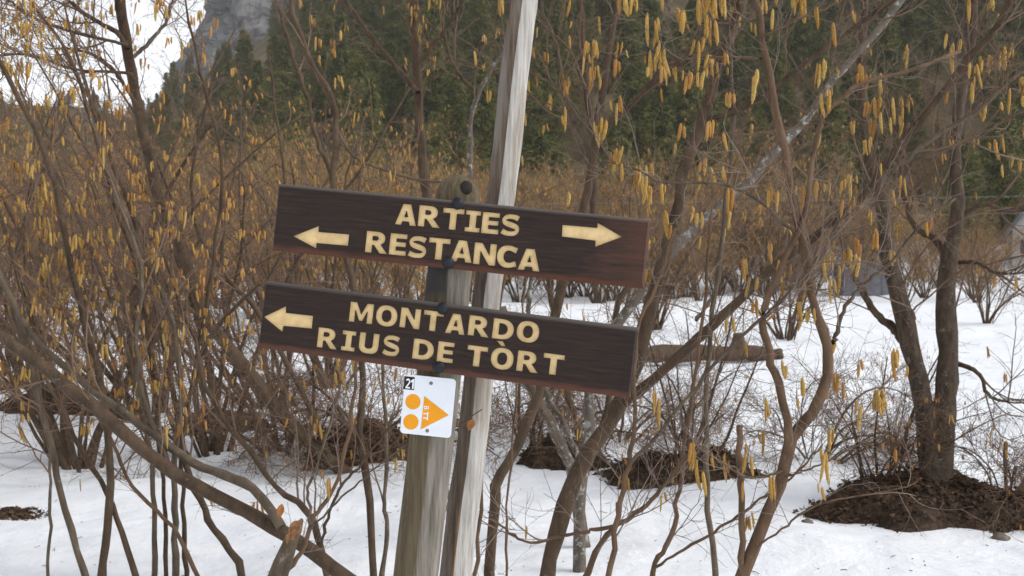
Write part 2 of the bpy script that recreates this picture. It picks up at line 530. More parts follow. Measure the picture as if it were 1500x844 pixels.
def build_cliff():
    # a rock buttress standing on the crest of the spur: a real lump with a front, two flanks and a back
    nu, nv = 150, 90
    u = np.linspace(0, 2 * np.pi, nu + 1)[:-1]
    v = np.linspace(0, 1, nv)
    U, Vv = np.meshgrid(u, v)
    cx, cy = (425 - CX) / FPX * 345, 345.0
    rx = 45 * (1 - 0.86 * Vv * (1 - 0.25 * Vv)) + 3 * fbm(np.cos(U) * 3, Vv * 5 + np.sin(U) * 3, 4, 51)
    ry = 30 * (1 - 0.6 * Vv)
    X = cx + 6 * Vv + rx * np.cos(U) * (1 + 0.25 * fbm(np.cos(U) * 3 + 5, Vv * 6 + np.sin(U) * 3, 4, 77))
    Y = cy + ry * np.sin(U) * (1 + 0.25 * fbm(np.sin(U) * 3 + 9, Vv * 6 + np.cos(U) * 3, 4, 78))
    Z = 55 + 78 * Vv + 5 * fbm(np.cos(U) * 4, np.sin(U) * 4 + Vv * 7, 3, 79)
    rel = 7.0 * np.abs(fbm(np.cos(U) * 5 + Vv * 2, np.sin(U) * 5 + Vv * 9, 6, 83)) + 2.5 * fbm(np.cos(U) * 16, np.sin(U) * 16 + Vv * 14, 4, 84)
    X = X + rel * np.cos(U); Y = Y + rel * np.sin(U)
    V = np.stack([X, Y, Z], -1).reshape(-1, 3)
    idx = np.arange(nu * nv).reshape(nv, nu)
    a, b = idx[:-1], idx[1:]
    F = np.stack([a, np.roll(a, -1, 1), np.roll(b, -1, 1), b], -1).reshape(-1, 4)
    V = np.vstack([V, [[cx + 8, cy, 139]]]); c = len(V) - 1
    F3 = np.stack([idx[-1], np.roll(idx[-1], -1), np.full(nu, c)], -1)
    o = link('cliff', mesh_np('cliff', V, [F, F3], M['rock'], smooth=False), kind='structure')


build_cliff()


# bare earth where the snow has melted round the shrubs
def earth_mound(cx, cy, rx, ry, h, seed, label, rot=0.0, n_leaf=260, moss=0.0):
    na, nr = 150, 34
    th = np.linspace(0, 2 * np.pi, na + 1)[:-1]
    t = np.linspace(0.02, 1.12, nr)
    A, T = np.meshgrid(th, t)
    wob = 1 + 0.6 * fbm(np.cos(A) * 1.6 + seed, np.sin(A) * 1.6 - seed, 6, seed)
    lx, ly = rx * T * wob * np.cos(A), ry * T * wob * np.sin(A)
    c, s = math.cos(rot), math.sin(rot)
    X, Y = cx + c * lx - s * ly, cy + s * lx + c * ly
    prof = np.clip(1 - T ** 3.2, -0.5, 1) + 0.40 * fbm(X * 7, Y * 7, 5, seed + 2) * np.clip(T * 1.3, 0, 1)
    Z = ground(X, Y) + h * prof + (0.35 * h + 0.05) * fbm(X * 3.1, Y * 3.1, 6, seed + 5) * np.clip(1.25 - T, 0, 1) - 0.02
    V = np.stack([X - cx, Y - cy, Z], -1).reshape(-1, 3)
    idx = np.arange(na * nr).reshape(nr, na)
    a, b = idx[:-1], idx[1:]
    F = np.stack([a, np.roll(a, -1, 1), np.roll(b, -1, 1), b], -1).reshape(-1, 4)
    V = np.vstack([V, [[0, 0, Z[0].mean()]]]); cc = len(V) - 1
    F3 = np.stack([np.full(na, cc), np.roll(idx[0], -1), idx[0]], -1)
    o = link('bare_earth', mesh_np('bare_earth', V, [F, F3], M['soil']), loc=(cx, cy, 0), kind='structure')
    o['label'] = label
    # fallen leaves and clods lying on it
    k = n_leaf * 6
    ti = rs.randint(1, nr - 1, k); ai = rs.randint(0, na, k)
    ctr = V[idx[ti, ai]] + np.array([0, -0.006, 0.008]) + rs.randn(k, 3) * np.array([0.03, 0.03, 0.006])
    e1 = norm(rs.randn(k, 3) * np.array([1, 1, 0.35])); e2 = norm(np.cross(e1, norm(rs.randn(k, 3) * 0.5 + np.array([0, 0, 1]))))
    sz = (0.010 + 0.018 * rs.rand(k))[:, None]
    bow = np.array([0, 0, 1]) * sz * 0.4
    q = np.stack([ctr - e1 * sz + bow, ctr - e2 * sz * 0.6, ctr + e1 * sz + bow, ctr + e2 * sz * 0.6], 1).reshape(-1, 3)
    lo = link('leaf_litter', mesh_np('leaf_litter', q, np.arange(4 * k).reshape(-1, 4), M['litter'], smooth=False), o, kind='stuff')
    if moss:
        k = int(moss)
        ti = rs.randint(nr // 2, nr - 5, k); ai = rs.randint(0, na, k)
        ctr = V[idx[ti, ai]] + rs.randn(k, 3) * 0.012
        d = norm(rs.randn(k, 3) + np.array([0, -0.3, 0.8])); e = norm(np.cross(d, rs.randn(k, 3)))
        l = (0.02 + 0.02 * rs.rand(k))[:, None]
        q = np.stack([ctr - e * 0.005, ctr + e * 0.005, ctr + d * l], 1).reshape(-1, 3)
        link('moss', mesh_np('moss', q, np.arange(3 * k).reshape(-1, 3), M['moss'], smooth=False), o, kind='stuff')
    return o


def gx(px, d): return (px - CX) / FPX * d


earth_mound(gx(1372, 6.5), 6.5, 0.84, 0.50, 0.19, 3, 'large dark earth bank round the foot of the twin trunked tree', 0.05, 700, 300)
earth_mound(gx(1530, 6.6), 6.5, 0.50, 0.34, 0.13, 9, 'earth bank at the right edge under the small shrub', 0.1, 240)
earth_mound(gx(1000, 7.7), 7.7, 0.56, 0.36, 0.18, 14, 'dark earth bank under the upright clump right of the signs', -0.05, 420, 250)
earth_mound(gx(825, 8.1), 8.1, 0.36, 0.24, 0.14, 19, 'small mossy earth hump under the lichen covered stem', 0, 160, 500)
earth_mound(gx(540, 8.4), 8.4, 0.52, 0.36, 0.26, 23, 'dark earth bank left of the post under arching stems', 0, 420, 300)
earth_mound(gx(330, 10.2), 10.2, 0.5, 0.35, 0.2, 29, 'earth bank under the far left shrubs', 0, 260)
earth_mound(gx(15, 6.45), 6.45, 0.24, 0.16, 0.035, 35, 'small flat patch of bare gravelly soil at left edge', 0, 120)
earth_mound(gx(60, 11.5), 11.5, 0.7, 0.4, 0.2, 41, 'low earth bank at far left edge', 0, 160)


# ------------------------------------------------------------------ the signpost
def frame_matrix(c, yaw, roll):
    R = Matrix.Rotation(-math.radians(yaw), 3, 'Z') @ Matrix.Rotation(math.radians(roll), 3, 'Y')
    u, v, n = R @ Vector((1, 0, 0)), R @ Vector((0, 0, 1)), R @ Vector((0, -1, 0))
    m = Matrix.Identity(4)
    for k, a in enumerate((u, v, n)):
        for j in range(3): m[j][k] = a[j]
    m.translation = Vector(c)
    return m


def to_local(m, px, py):
    """where the line of sight through a photograph pixel meets the front plane of a board"""
    o = Vector((0, 0, EYE)); d = Vector(((px - CX) / FPX, 1, -(py - HY) / FPX))
    n = Vector((m[0][2], m[1][2], m[2][2]))
    t = (m.translation - o).dot(n) / d.dot(n)
    q = m.inverted() @ (o + d * t)
    return q.x, q.y


def arc(cx, cy, rx, ry, a0, a1, n, p=2.0):
    out = []
    for k in range(n + 1):
        a = math.radians(a0 + (a1 - a0) * k / n)
        c, s = math.cos(a), math.sin(a)
        out.append((cx + rx * math.copysign(abs(c) ** (2 / p), c), cy + ry * math.copysign(abs(s) ** (2 / p), s)))
    return out


def stroke(path, w):
    """outline of a pen stroke: path of (x, y), half widths w"""
    p = np.array(path, float); T = np.gradient(p, axis=0); T /= np.linalg.norm(T, axis=1, keepdims=True)
    Nn = np.stack([-T[:, 1], T[:, 0]], 1); w = np.array(w)[:, None]
    return [tuple(q) for q in (p + Nn * w)] + [tuple(q) for q in (p - Nn * w)[::-1]]


def glyph(ch):
    """bold humanist capitals, cap height 1: (width, [outline, hole, ...])"""
    if ch == 'A':
        return 1.02, [[(0, 0), (0.315, 1), (0.705, 1), (1.02, 0), (0.715, 0), (0.66, 0.18), (0.36, 0.18), (0.305, 0)], [(0.422, 0.385), (0.598, 0.385), (0.51, 0.69)]]
    if ch == 'R':
        o = [(0, 0), (0, 1), (0.50, 1)] + arc(0.50, 0.69, 0.42, 0.31, 88, -62, 12, 2.3) + [(1.08, 0), (0.70, 0), (0.40, 0.37), (0.32, 0.37), (0.32, 0)]
        h = [(0.32, 0.575), (0.32, 0.79), (0.45, 0.79)] + arc(0.45, 0.682, 0.145, 0.108, 88, -88, 10, 2.3) + [(0.45, 0.575)]
        return 1.08, [o, h]
    if ch == 'T':
        return 1.02, [[(0, 1), (1.02, 1), (1.02, 0.77), (0.672, 0.77), (0.672, 0), (0.348, 0), (0.348, 0.77), (0, 0.77)]]
    if ch == 'I':
        return 0.72, [[(0, 0), (0, 0.205), (0.20, 0.205), (0.20, 0.795), (0, 0.795), (0, 1), (0.72, 1), (0.72, 0.795), (0.52, 0.795), (0.52, 0.205), (0.72, 0.205), (0.72, 0)]]
    if ch == 'E':
        return 0.82, [[(0, 0), (0, 1), (0.82, 1), (0.82, 0.785), (0.32, 0.785), (0.32, 0.615), (0.78, 0.615), (0.78, 0.405), (0.32, 0.405), (0.32, 0.215), (0.82, 0.215), (0.82, 0)]]
    if ch == 'N':
        return 1.04, [[(0, 0), (0, 1), (0.36, 1), (0.735, 0.455), (0.735, 1), (1.04, 1), (1.04, 0), (0.74, 0), (0.305, 0.62), (0.305, 0)]]
    if ch == 'M':
        return 1.24, [[(0, 0), (0, 1), (0.36, 1), (0.62, 0.43), (0.88, 1), (1.24, 1), (1.24, 0), (0.93, 0), (0.93, 0.60), (0.715, 0.10), (0.525, 0.10), (0.305, 0.60), (0.305, 0)]]
    if ch == 'O' or ch == 'Ò':
        L = [arc(0.56, 0.5, 0.56, 0.53, 0, 351, 39, 2.25), arc(0.56, 0.5, 0.235, 0.30, 0, 348, 29, 2.25)]
        if ch == 'Ò': L.append([(0.16, 1.34), (0.50, 1.34), (0.66, 1.11), (0.44, 1.11)])
        return 1.12, L
    if ch == 'D':
        o = [(0, 0), (0, 1), (0.44, 1)] + arc(0.44, 0.5, 0.62, 0.5, 87, -87, 18, 2.2) + [(0.44, 0)]
        h = [(0.32, 0.22), (0.32, 0.78), (0.43, 0.78)] + arc(0.43, 0.5, 0.31, 0.28, 86, -86, 16, 2.2) + [(0.43, 0.22)]
        return 1.06, [o, h]
    if ch == 'U':
        o = [(0, 1), (0.32, 1)] + arc(0.51, 0.40, 0.19, 0.175, 180, 360, 14, 2.4) + [(0.70, 1), (1.02, 1)] + arc(0.51, 0.38, 0.51, 0.405, 0, -180, 20, 2.5)
        return 1.02, [o]
    if ch == 'C':
        p = [(0.90, 0.80)] + arc(0.53, 0.5, 0.385, 0.40, 62, 298, 26, 2.2) + [(0.90, 0.20)]
        w = [0.135] + [0.115 + 0.045 * max(0, math.cos(math.radians(a) - math.pi)) for a in np.linspace(62, 298, 27)] + [0.135]
        return 0.94, [stroke(p, w)]
    if ch == 'S':
        k = np.array([(0.82, 0.815), (0.66, 0.88), (0.47, 0.902), (0.26, 0.865), (0.135, 0.735), (0.20, 0.60), (0.38, 0.535), (0.57, 0.485), (0.745, 0.415), (0.80, 0.27), (0.68, 0.13), (0.46, 0.095), (0.25, 0.118), (0.07, 0.195)])
        wk = np.array([0.130, 0.118, 0.108, 0.106, 0.088, 0.116, 0.128, 0.128, 0.118, 0.088, 0.108, 0.108, 0.118, 0.130])
        p = crom(np.column_stack([k, wk]), 44)
        return 0.91, [stroke(p[:, :2], p[:, 2])]
    if ch == 'B':
        o = [(0, 0), (0, 1), (0.44, 1)] + arc(0.44, 0.74, 0.34, 0.26, 85, -45, 10) + arc(0.46, 0.29, 0.40, 0.29, 50, -85, 10) + [(0.44, 0)]
        h1 = [(0.2, 0.60), (0.2, 0.85), (0.42, 0.85)] + arc(0.42, 0.725, 0.15, 0.125, 85, -85, 8) + [(0.42, 0.60)]
        h2 = [(0.2, 0.15), (0.2, 0.45), (0.44, 0.45)] + arc(0.44, 0.30, 0.20, 0.15, 85, -85, 8) + [(0.44, 0.15)]
        return 0.86, [o, h1, h2]
    if ch == '2':
        k = crom(np.array([(0.08, 0.80), (0.22, 0.90), (0.40, 0.91), (0.54, 0.80), (0.55, 0.64), (0.44, 0.46), (0.26, 0.27), (0.16, 0.14)]), 30)
        return 0.68, [stroke(k, [0.085] * 30), [(0.03, 0), (0.03, 0.165), (0.68, 0.165), (0.68, 0)]]
    if ch == '1':
        return 0.42, [[(0.22, 0), (0.22, 0.70), (0.0, 0.60), (0.0, 0.76), (0.26, 1), (0.42, 1), (0.42, 0)]]
    raise KeyError(ch)


DG = None


def loops_mesh(loops, extrude):
    """filled 2D outline (holes by nesting) as a mesh in local XY; a closed solid when extruded"""
    cu = bpy.data.curves.new('outline', 'CURVE')
    cu.dimensions = '2D'; cu.fill_mode = 'BOTH' if extrude else 'FRONT'
    cu.extrude = extrude
    for lp in loops:
        sp = cu.splines.new('POLY'); sp.points.add(len(lp) - 1)
        for k, q in enumerate(lp): sp.points[k].co = (q[0], q[1], 0, 1)
        sp.use_cyclic_u = True
    o = bpy.data.objects.new('outline', cu); COL.objects.link(o)
    me = bpy.data.meshes.new_from_object(o.evaluated_get(bpy.context.evaluated_depsgraph_get()))
    bpy.data.objects.remove(o); bpy.data.curves.remove(cu)
    bm = bmesh.new(); bm.from_mesh(me)
    bmesh.ops.remove_doubles(bm, verts=bm.verts, dist=1e-6)
    if extrude: bmesh.ops.recalc_face_normals(bm, faces=bm.faces)
    bm.to_mesh(me); bm.free()
    return me


def add_mat(me, m):
    me.materials.clear(); me.materials.append(m); return me


SIGN_D = 2.62
POST_PTS = [P(566, 1249, 2.72), P(609, 844, 2.72), P(633, 640, 2.72), P(657, 415, 2.72), P(670.5, 288, 2.72)]
signpost = thing('trail_signpost', 'leaning wooden trail signpost with two dark brown direction boards and a white plate', 'signpost', tuple(P(566, 1249, 2.72)))
SP = Vector(signpost.location)


def build_post():
    R = 0.0620
    N, s = 60, 40
    path = crom([list(q) + [R] for q in POST_PTS], N)
    th = np.arange(s) * 2 * np.pi / s
    V = np.zeros((N, s, 3))
    for k in range(N):
        c, r = path[k, :3], R
        top = path[-1, 2] - c[2]
        prof = 1 + 0.018 * fbm(np.cos(th) * 2 + 3, np.sin(th) * 2 + k * 0.06, 3, 5)
        # flattened front, drying crack to the right of the middle of the front
        f = np.maximum(0, -np.sin(th))
        prof *= 1 - 0.10 * f ** 6
        ck = np.exp(-((th - math.radians(296 + 1.5 * math.sin(k * 0.35))) / 0.055) ** 2)
        prof -= 0.13 * ck * (1 if k < 50 else 0)
        V[k, :, 0] = c[0] + r * prof * np.cos(th); V[k, :, 1] = c[1] + r * prof * np.sin(th); V[k, :, 2] = c[2]
    # rounded head: a half-round seen from the front, the round running front to back
    dome = []
    for a in (10, 22, 34, 46, 57, 68, 78, 86):
        c = path[-1, :3] + np.array([0.003 * a / 87, 0, 0.060 * math.sin(math.radians(a))])
        k = math.cos(math.radians(a)) * 0.985
        ring = np.stack([c[0] + R * k * np.cos(th), c[1] + R * (0.35 + 0.65 * k) * 0.93 * np.sin(th), np.full(s, c[2])], -1)
        dome.append(ring)
    V = np.concatenate([V, np.array(dome)])
    n = len(V)
    idx = np.arange(n * s).reshape(n, s)
    a, b = idx[:-1], idx[1:]
    F = np.stack([a, np.roll(a, -1, 1), np.roll(b, -1, 1), b], -1).reshape(-1, 4)
    VV = V.reshape(-1, 3)
    VV = np.vstack([VV, V[-1].mean(0)]); c = len(VV) - 1
    F3 = np.stack([idx[-1], np.roll(idx[-1], -1), np.full(s, c)], -1)
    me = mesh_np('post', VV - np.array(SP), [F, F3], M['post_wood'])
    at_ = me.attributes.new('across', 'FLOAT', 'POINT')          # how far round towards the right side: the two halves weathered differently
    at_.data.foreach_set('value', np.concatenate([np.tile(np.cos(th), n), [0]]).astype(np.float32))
    link('post', me, signpost)
    # dark knot in the head
    kx = P(683, 275, 2.668)
    bm = bmesh.new()
    bmesh.ops.create_uvsphere(bm, u_segments=18, v_segments=8, radius=1)
    for v in bm.verts: v.co = Vector((v.co.x * 0.0175, v.co.z * 0.008, v.co.y * 0.0195))
    me = bpy.data.meshes.new('knot'); bm.to_mesh(me); bm.free(); me.materials.append(M['knot'])
    for p in me.polygons: p.use_smooth = True
    link('knot', me, signpost, loc=tuple(kx - np.array(SP)))


build_post()


def chamfered_board(Lx, H, th, ct, cb, ce):
    """board with chamfered front edges: ct top, cb bottom, ce ends; front plane z = 0, back z = -th"""
    x, y = Lx / 2, H / 2
    fr = [(-x + ce, -y + cb, 0), (x - ce, -y + cb, 0), (x - ce, y - ct, 0), (-x + ce, y - ct, 0)]
    rm = [(-x, -y, -0.011), (x, -y, -0.011), (x, y, -0.011), (-x, y, -0.011)]
    bk = [(-x, -y, -th), (x, -y, -th), (x, y, -th), (-x, y, -th)]
    me = bpy.data.meshes.new('board')
    f = [(0, 1, 2, 3), (11, 10, 9, 8)]
    for k in range(4):
        j = (k + 1) % 4
        f += [(4 + k, 4 + j, j, k), (8 + k, 8 + j, 4 + j, 4 + k)]
    me.from_pydata(fr + rm + bk, [], f); me.update()
    return me


def make_board(name_lbl, corners, yaw, roll, mat, lines, arrows, bolts, wide, high):
    cpx = np.mean(np.array(corners, float), 0)
    m = frame_matrix(P(cpx[0], cpx[1], SIGN_D), yaw, roll)
    cl = np.array([to_local(m, *c) for c in corners])
    x0, x1, y1, y0 = cl[[0, 3], 0].mean(), cl[[1, 2], 0].mean(), cl[[0, 1], 1].mean(), cl[[2, 3], 1].mean()
    m = m @ Matrix.Translation(((x0 + x1) / 2, (y0 + y1) / 2, 0))
    wide, high = x1 - x0, y1 - y0
    print('board', wide, high)
    loops_all, letters, arrs = [], [], []
    for (txt, l, r_, cap, gap_word) in lines:
        a, b = to_local(m, *l), to_local(m, *r_)
        ws = [gap_word if ch == ' ' else glyph(ch)[0] for ch in txt]
        tot = b[0] - a[0]
        hcap = cap / FPX * SIGN_D
        sp = (tot - sum(ws) * hcap) / (len(txt) - 1)
        x = a[0]
        for ch, w in zip(txt, ws):
            if ch != ' ':
                y0 = a[1] + (b[1] - a[1]) * (x - a[0]) / tot + 0.0008 * rs.randn()
                lp = [[(x + q[0] * hcap, y0 + q[1] * hcap) for q in loop] for loop in glyph(ch)[1]]
                letters.append(lp); loops_all.append(lp)
            x += w * hcap + sp
    for ar in arrows:
        lp = [[to_local(m, *q) for q in ar]]
        arrs.append(lp); loops_all.append(lp)
    body = chamfered_board(wide, high, 0.034, 0.010, 0.017, 0.006)
    bo = bpy.data.objects.new('tmp_board', body); COL.objects.link(bo)
    DEPTH = 0.006
    bm = bmesh.new()
    for lp in loops_all:
        me = loops_mesh(lp, DEPTH); bm.from_mesh(me); bpy.data.meshes.remove(me)
    cut = bpy.data.meshes.new('cut'); bm.to_mesh(cut); bm.free()
    co = bpy.data.objects.new('tmp_cut', cut); COL.objects.link(co)
    md = bo.modifiers.new('b', 'BOOLEAN'); md.operation = 'DIFFERENCE'; md.object = co; md.solver = 'EXACT'
    bpy.context.view_layer.update()
    res = bpy.data.meshes.new_from_object(bo.evaluated_get(bpy.context.evaluated_depsgraph_get()))
    bpy.data.objects.remove(bo); bpy.data.objects.remove(co)
    add_mat(res, mat); res.name = 'board'
    for p in res.polygons: p.use_smooth = False
    o = link('direction_board', res, signpost)
    mm = m.copy(); mm.translation = mm.translation - SP; o.matrix_local = mm
    o['label'] = name_lbl
    for lp in letters: link('letter', add_mat(loops_mesh(lp, 0), M['letter_paint']), o, loc=(0, 0, -DEPTH + 0.0009))
    for lp in arrs: link('arrow', add_mat(loops_mesh(lp, 0), M['letter_paint']), o, loc=(0, 0, -DEPTH + 0.0009))
    for (bx, by) in bolts:
        q = to_local(m, bx, by)
        bm = bmesh.new()
        bmesh.ops.create_uvsphere(bm, u_segments=20, v_segments=10, radius=0.0135)
        for v in bm.verts: v.co.z = v.co.z * 0.55 if v.co.z > 0 else v.co.z * 0.25
        bmesh.ops.create_cone(bm, cap_ends=True, segments=20, radius1=0.0165, radius2=0.0165, depth=0.002)
        me = bpy.data.meshes.new('bolt'); bm.to_mesh(me); bm.free(); me.materials.append(M['bolt'])
        for p in me.polygons: p.use_smooth = True
        link('bolt', me, o, loc=(q[0], q[1], 0.0022))
    return o, m


make_board('upper dark brown board lettered ARTIES and RESTANCA with two arrows',
           [(408, 268), (952, 322), (944, 424), (396, 366)], 5.5, 5.85, M['board_upper'],
           [('ARTIES', (578, 329), (760, 346), 31, 0.5), ('RESTANCA', (534, 369), (790, 397.5), 31.5, 0.5)],
           [[(429, 346), (467, 331), (466.5, 340), (511.5, 343.5), (509.5, 360), (463.5, 356), (463, 364)],
            [(824, 329.5), (875, 334), (875.5, 326.5), (911, 347), (872, 361.5), (872.5, 352.5), (823, 346.5)]],
           [(670.5, 298.5), (657, 385.5)], 0.997, 0.184)
make_board('lower dark brown board lettered MONTARDO and RIUS DE TÒRT with a left arrow',
           [(387, 415), (937, 478), (922, 582), (376, 512)], 8.5, 6.75, M['board_lower'],
           [('MONTARDO', (510, 471), (788, 503), 29.5, 0.5), ('RIUS DE TÒRT', (463, 508.5), (824, 551.5), 30, 0.30)],
           [[(386, 464.5), (419, 448.5), (418.5, 458.5), (458.5, 463), (456.5, 481.5), (415, 477.5), (413.5, 487)]],
           [(648.5, 452), (643, 538)], 1.012, 0.185)


def build_plate():
    m = frame_matrix(P(627, 595, 2.648), 4.0, 5.3)
    w, h = 75.5 / FPX * 2.648, 86.5 / FPX * 2.648
    r = 0.010
    lp = []
    for (cx, cy, a0) in ((w / 2 - r, h / 2 - r, 0), (-w / 2 + r, h / 2 - r, 90), (-w / 2 + r, -h / 2 + r, 180), (w / 2 - r, -h / 2 + r, 270)):
        lp += arc(cx, cy, r, r, a0, a0 + 90, 6)
    o = link('route_plate', add_mat(loops_mesh([lp], 0.0013), M['plate']), signpost)
    mm = m.copy(); mm.translation = mm.translation - SP; o.matrix_local = mm
    o['label'] = 'white route plate numbered 21 with an orange triangle and two dots'
    zf = 0.0013

    def loc(q): return to_local(m, *q)

    def flat(name, loops, mat, z): link(name, add_mat(loops_mesh(loops, 0), mat), o, loc=(0, 0, zf + z))
    for c in ((605, 588.5), (602, 618)):
        q = loc(c); flat('orange_dot', [arc(q[0], q[1], 0.0207, 0.0207, 0, 350, 35)], M['orange'], 0.0005)
    flat('orange_triangle', [[loc((621.5, 580)), loc((657.5, 608)), loc((616.5, 629))]], M['orange'], 0.0005)
    # black number tag with white digits
    tg = [loc(q) for q in ((592.8, 551), (607.8, 552.5), (606.6, 571.5), (591.2, 570))]
    flat('number_tag', [tg], M['black_print'], 0.0005)
    hc = 14.5 / FPX * 2.648
    for ch, at in (('2', (593.6, 568.6)), ('1', (600.8, 569.2))):
        q = loc(at)
        if ch == '2':
            g = glyph('2')[1]
            # the foot overlaps the bowl: two separate fills in one digit, one a hair above the other
            me = loops_mesh([[(a * hc * 0.72, b * hc) for a, b in g[0]]], 0)
            me2 = loops_mesh([[(a * hc * 0.72, b * hc) for a, b in g[1]]], 0)
            bm = bmesh.new(); bm.from_mesh(me); bm.from_mesh(me2)
            bm.verts.ensure_lookup_table()
            for v in bm.verts[len(me.vertices):]: v.co.z += 0.0002
            bm.to_mesh(me); bm.free()
        else:
            me = loops_mesh([[(a * hc * 0.85, b * hc) for a, b in lpp] for lpp in glyph('1')[1]], 0)
        link('digit', add_mat(me, M['white_print']), o, loc=(q[0], q[1], zf + 0.001))
    # BTT, reading downwards along the triangle's base
    hl = 7.4 / FPX * 2.648
    for ch, at in (('B', (628.6, 595.2)), ('T', (628.0, 603.4)), ('T', (627.4, 609.8))):
        q = loc(at)
        w_, lps = glyph(ch)
        # rotated a quarter turn clockwise: glyph x runs down, glyph up runs right
        me = loops_mesh([[(-hl + b * hl, -a * hl * 0.8) for a, b in lpp] for lpp in lps], 0)
        link('letter', add_mat(me, M['white_print']), o, loc=(q[0], q[1], zf + 0.001))
    for c in ((631.5, 561.5), (626, 631)):
        q = loc(c)
        bm = bmesh.new()
        bmesh.ops.create_uvsphere(bm, u_segments=14, v_segments=8, radius=0.0052)
        for v in bm.verts: v.co.z *= 0.45
        me = bpy.data.meshes.new('screw'); bm.to_mesh(me); bm.free(); me.materials.append(M['screw'])
        for p in me.polygons: p.use_smooth = True
        link('screw', me, o, loc=(q[0], q[1], zf))


build_plate()


def build_pole():
    pts = [list(P(626, 1240, 2.845)) + [0.047], list(P(667, 844, 2.84)) + [0.0450], list(P(692, 640, 2.835)) + [0.0430], list(P(714, 420, 2.83)) + [0.0410],
           list(P(735, 280, 2.83)) + [0.0405], list(P(754, 110, 2.83)) + [0.041], list(P(768, 0, 2.83)) + [0.0385], list(P(781, -120, 2.83)) + [0.036], list(P(790, -230, 2.83)) + [0.030]]
    N = 110
    path = crom(pts, N)
    # split-log section: dark hollowed left face, a sharp arris towards the camera, bleached right face, round back
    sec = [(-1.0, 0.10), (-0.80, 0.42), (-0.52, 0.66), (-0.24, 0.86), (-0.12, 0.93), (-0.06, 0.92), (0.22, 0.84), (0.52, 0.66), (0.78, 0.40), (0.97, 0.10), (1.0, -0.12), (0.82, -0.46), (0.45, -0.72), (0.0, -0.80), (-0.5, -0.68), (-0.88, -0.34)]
    s = len(sec)
    V = np.zeros((N, s, 3))
    for k in range(N):
        c, r = path[k, :3], path[k, 3]
        for j, (a, b) in enumerate(sec):
            w = 1 + 0.10 * float(fbm(np.array(j * 0.9), np.array(k * 0.10), 3, 61)) + 0.05 * float(vnoise(np.array(j * 2.0), np.array(k * 0.5), 62))
            V[k, j] = (c[0] + r * a * w, c[1] - r * b * w, c[2])
    idx = np.arange(N * s).reshape(N, s)
    a, b = idx[:-1], idx[1:]
    F = np.stack([a, b, np.roll(b, -1, 1), np.roll(a, -1, 1)], -1).reshape(-1, 4)
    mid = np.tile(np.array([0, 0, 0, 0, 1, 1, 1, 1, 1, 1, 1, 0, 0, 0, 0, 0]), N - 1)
    # a torn strip of fresher wood low on the arris
    rows = np.repeat(np.arange(N - 1), s); cols = np.tile(np.arange(s), N - 1)
    zrow = path[:-1, 2][rows]
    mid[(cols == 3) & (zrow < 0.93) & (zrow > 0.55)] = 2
    VV = np.vstack([V.reshape(-1, 3), path[-1, :3] + np.array([0, 0, 0.03])]); c = len(VV) - 1
    F3 = np.stack([np.roll(idx[-1], -1), idx[-1], np.full(s, c)], -1)
    base = path[0, :3]
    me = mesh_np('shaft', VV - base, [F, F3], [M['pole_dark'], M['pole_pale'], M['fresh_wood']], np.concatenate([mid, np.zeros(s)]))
    t = thing('weathered_pole', 'tall weathered split pole, bleached grey on its right side, leaning behind the signpost', 'pole', tuple(base))
    link('shaft', me, t)


build_pole()

# ------------------------------------------------------------------ hazels
def catkin_mesh(L, seed, bend):
    r = np.random.RandomState(seed)
    z = -np.array([0, 0.12, 0.34, 0.58, 0.82, 1.0]) * L
    rr = np.array([0.35, 0.85, 1.0, 0.98, 0.80, 0.25]) * (0.0064 + 0.0018 * r.rand())
    x = bend * (z / L) ** 2 * L
    p = np.stack([x, np.zeros(6), z], -1)[None]
    V, F = tubes_arrays([(p, rr[None], 5, True)])
    return mesh_np('catkin', V, F, M['catkin'])


CATKINS = [catkin_mesh(L, k, b) for k, (L, b) in enumerate([(0.042, 0.15), (0.055, -0.22), (0.062, 0.10), (0.072, 0.18), (0.082, -0.12), (0.050, 0.3), (0.068, -0.2), (0.092, 0.10)])]


def catkin_spots(p, r, prob, clus=(1, 4)):
    """clusters of hanging catkins on twig paths -> (n,3)"""
    m, n, _ = p.shape
    out = []
    sel = np.where(rs.rand(m) < prob)[0]
    for i in sel:
        t = 0.35 + 0.65 * rs.rand()
        f = t * (n - 1); j = min(int(f), n - 2); fr = f - j
        c = p[i, j] * (1 - fr) + p[i, j + 1] * fr
        for q in range(rs.randint(clus[0], clus[1] + 1)):
            out.append(c + np.array([0.010, 0.010, 0.006]) * rs.randn(3))
    return np.array(out) if out else np.zeros((0, 3))


def hang_catkins(root, base, spots, cap=290, scale=1.0):
    if len(spots) == 0: return
    q = pix(spots)
    inside = (q[:, 0] > -25) & (q[:, 0] < 1525) & (q[:, 1] > -60) & (q[:, 1] < 850)
    order = np.argsort(np.where(inside, spots[:, 1], 1e3 + spots[:, 1]))
    nobj = min(cap, int(inside.sum()))
    for k in order[:nobj]:
        o = bpy.data.objects.new('catkin', CATKINS[rs.randint(len(CATKINS))])
        COL.objects.link(o); o.parent = root
        o.location = spots[k] - base
        o.rotation_euler = (rs.randn() * 0.08, rs.randn() * 0.08, rs.rand() * 6.28)
        s = scale * (0.50 + 0.55 * rs.rand())
        o.scale = (s * (0.75 + 0.3 * rs.rand()), s * (0.75 + 0.3 * rs.rand()), s * 1.05)
    rest = order[nobj:]
    if len(rest):
        link('distant_catkins', catkin_mass(spots[rest] - base, scale), root, kind='stuff')


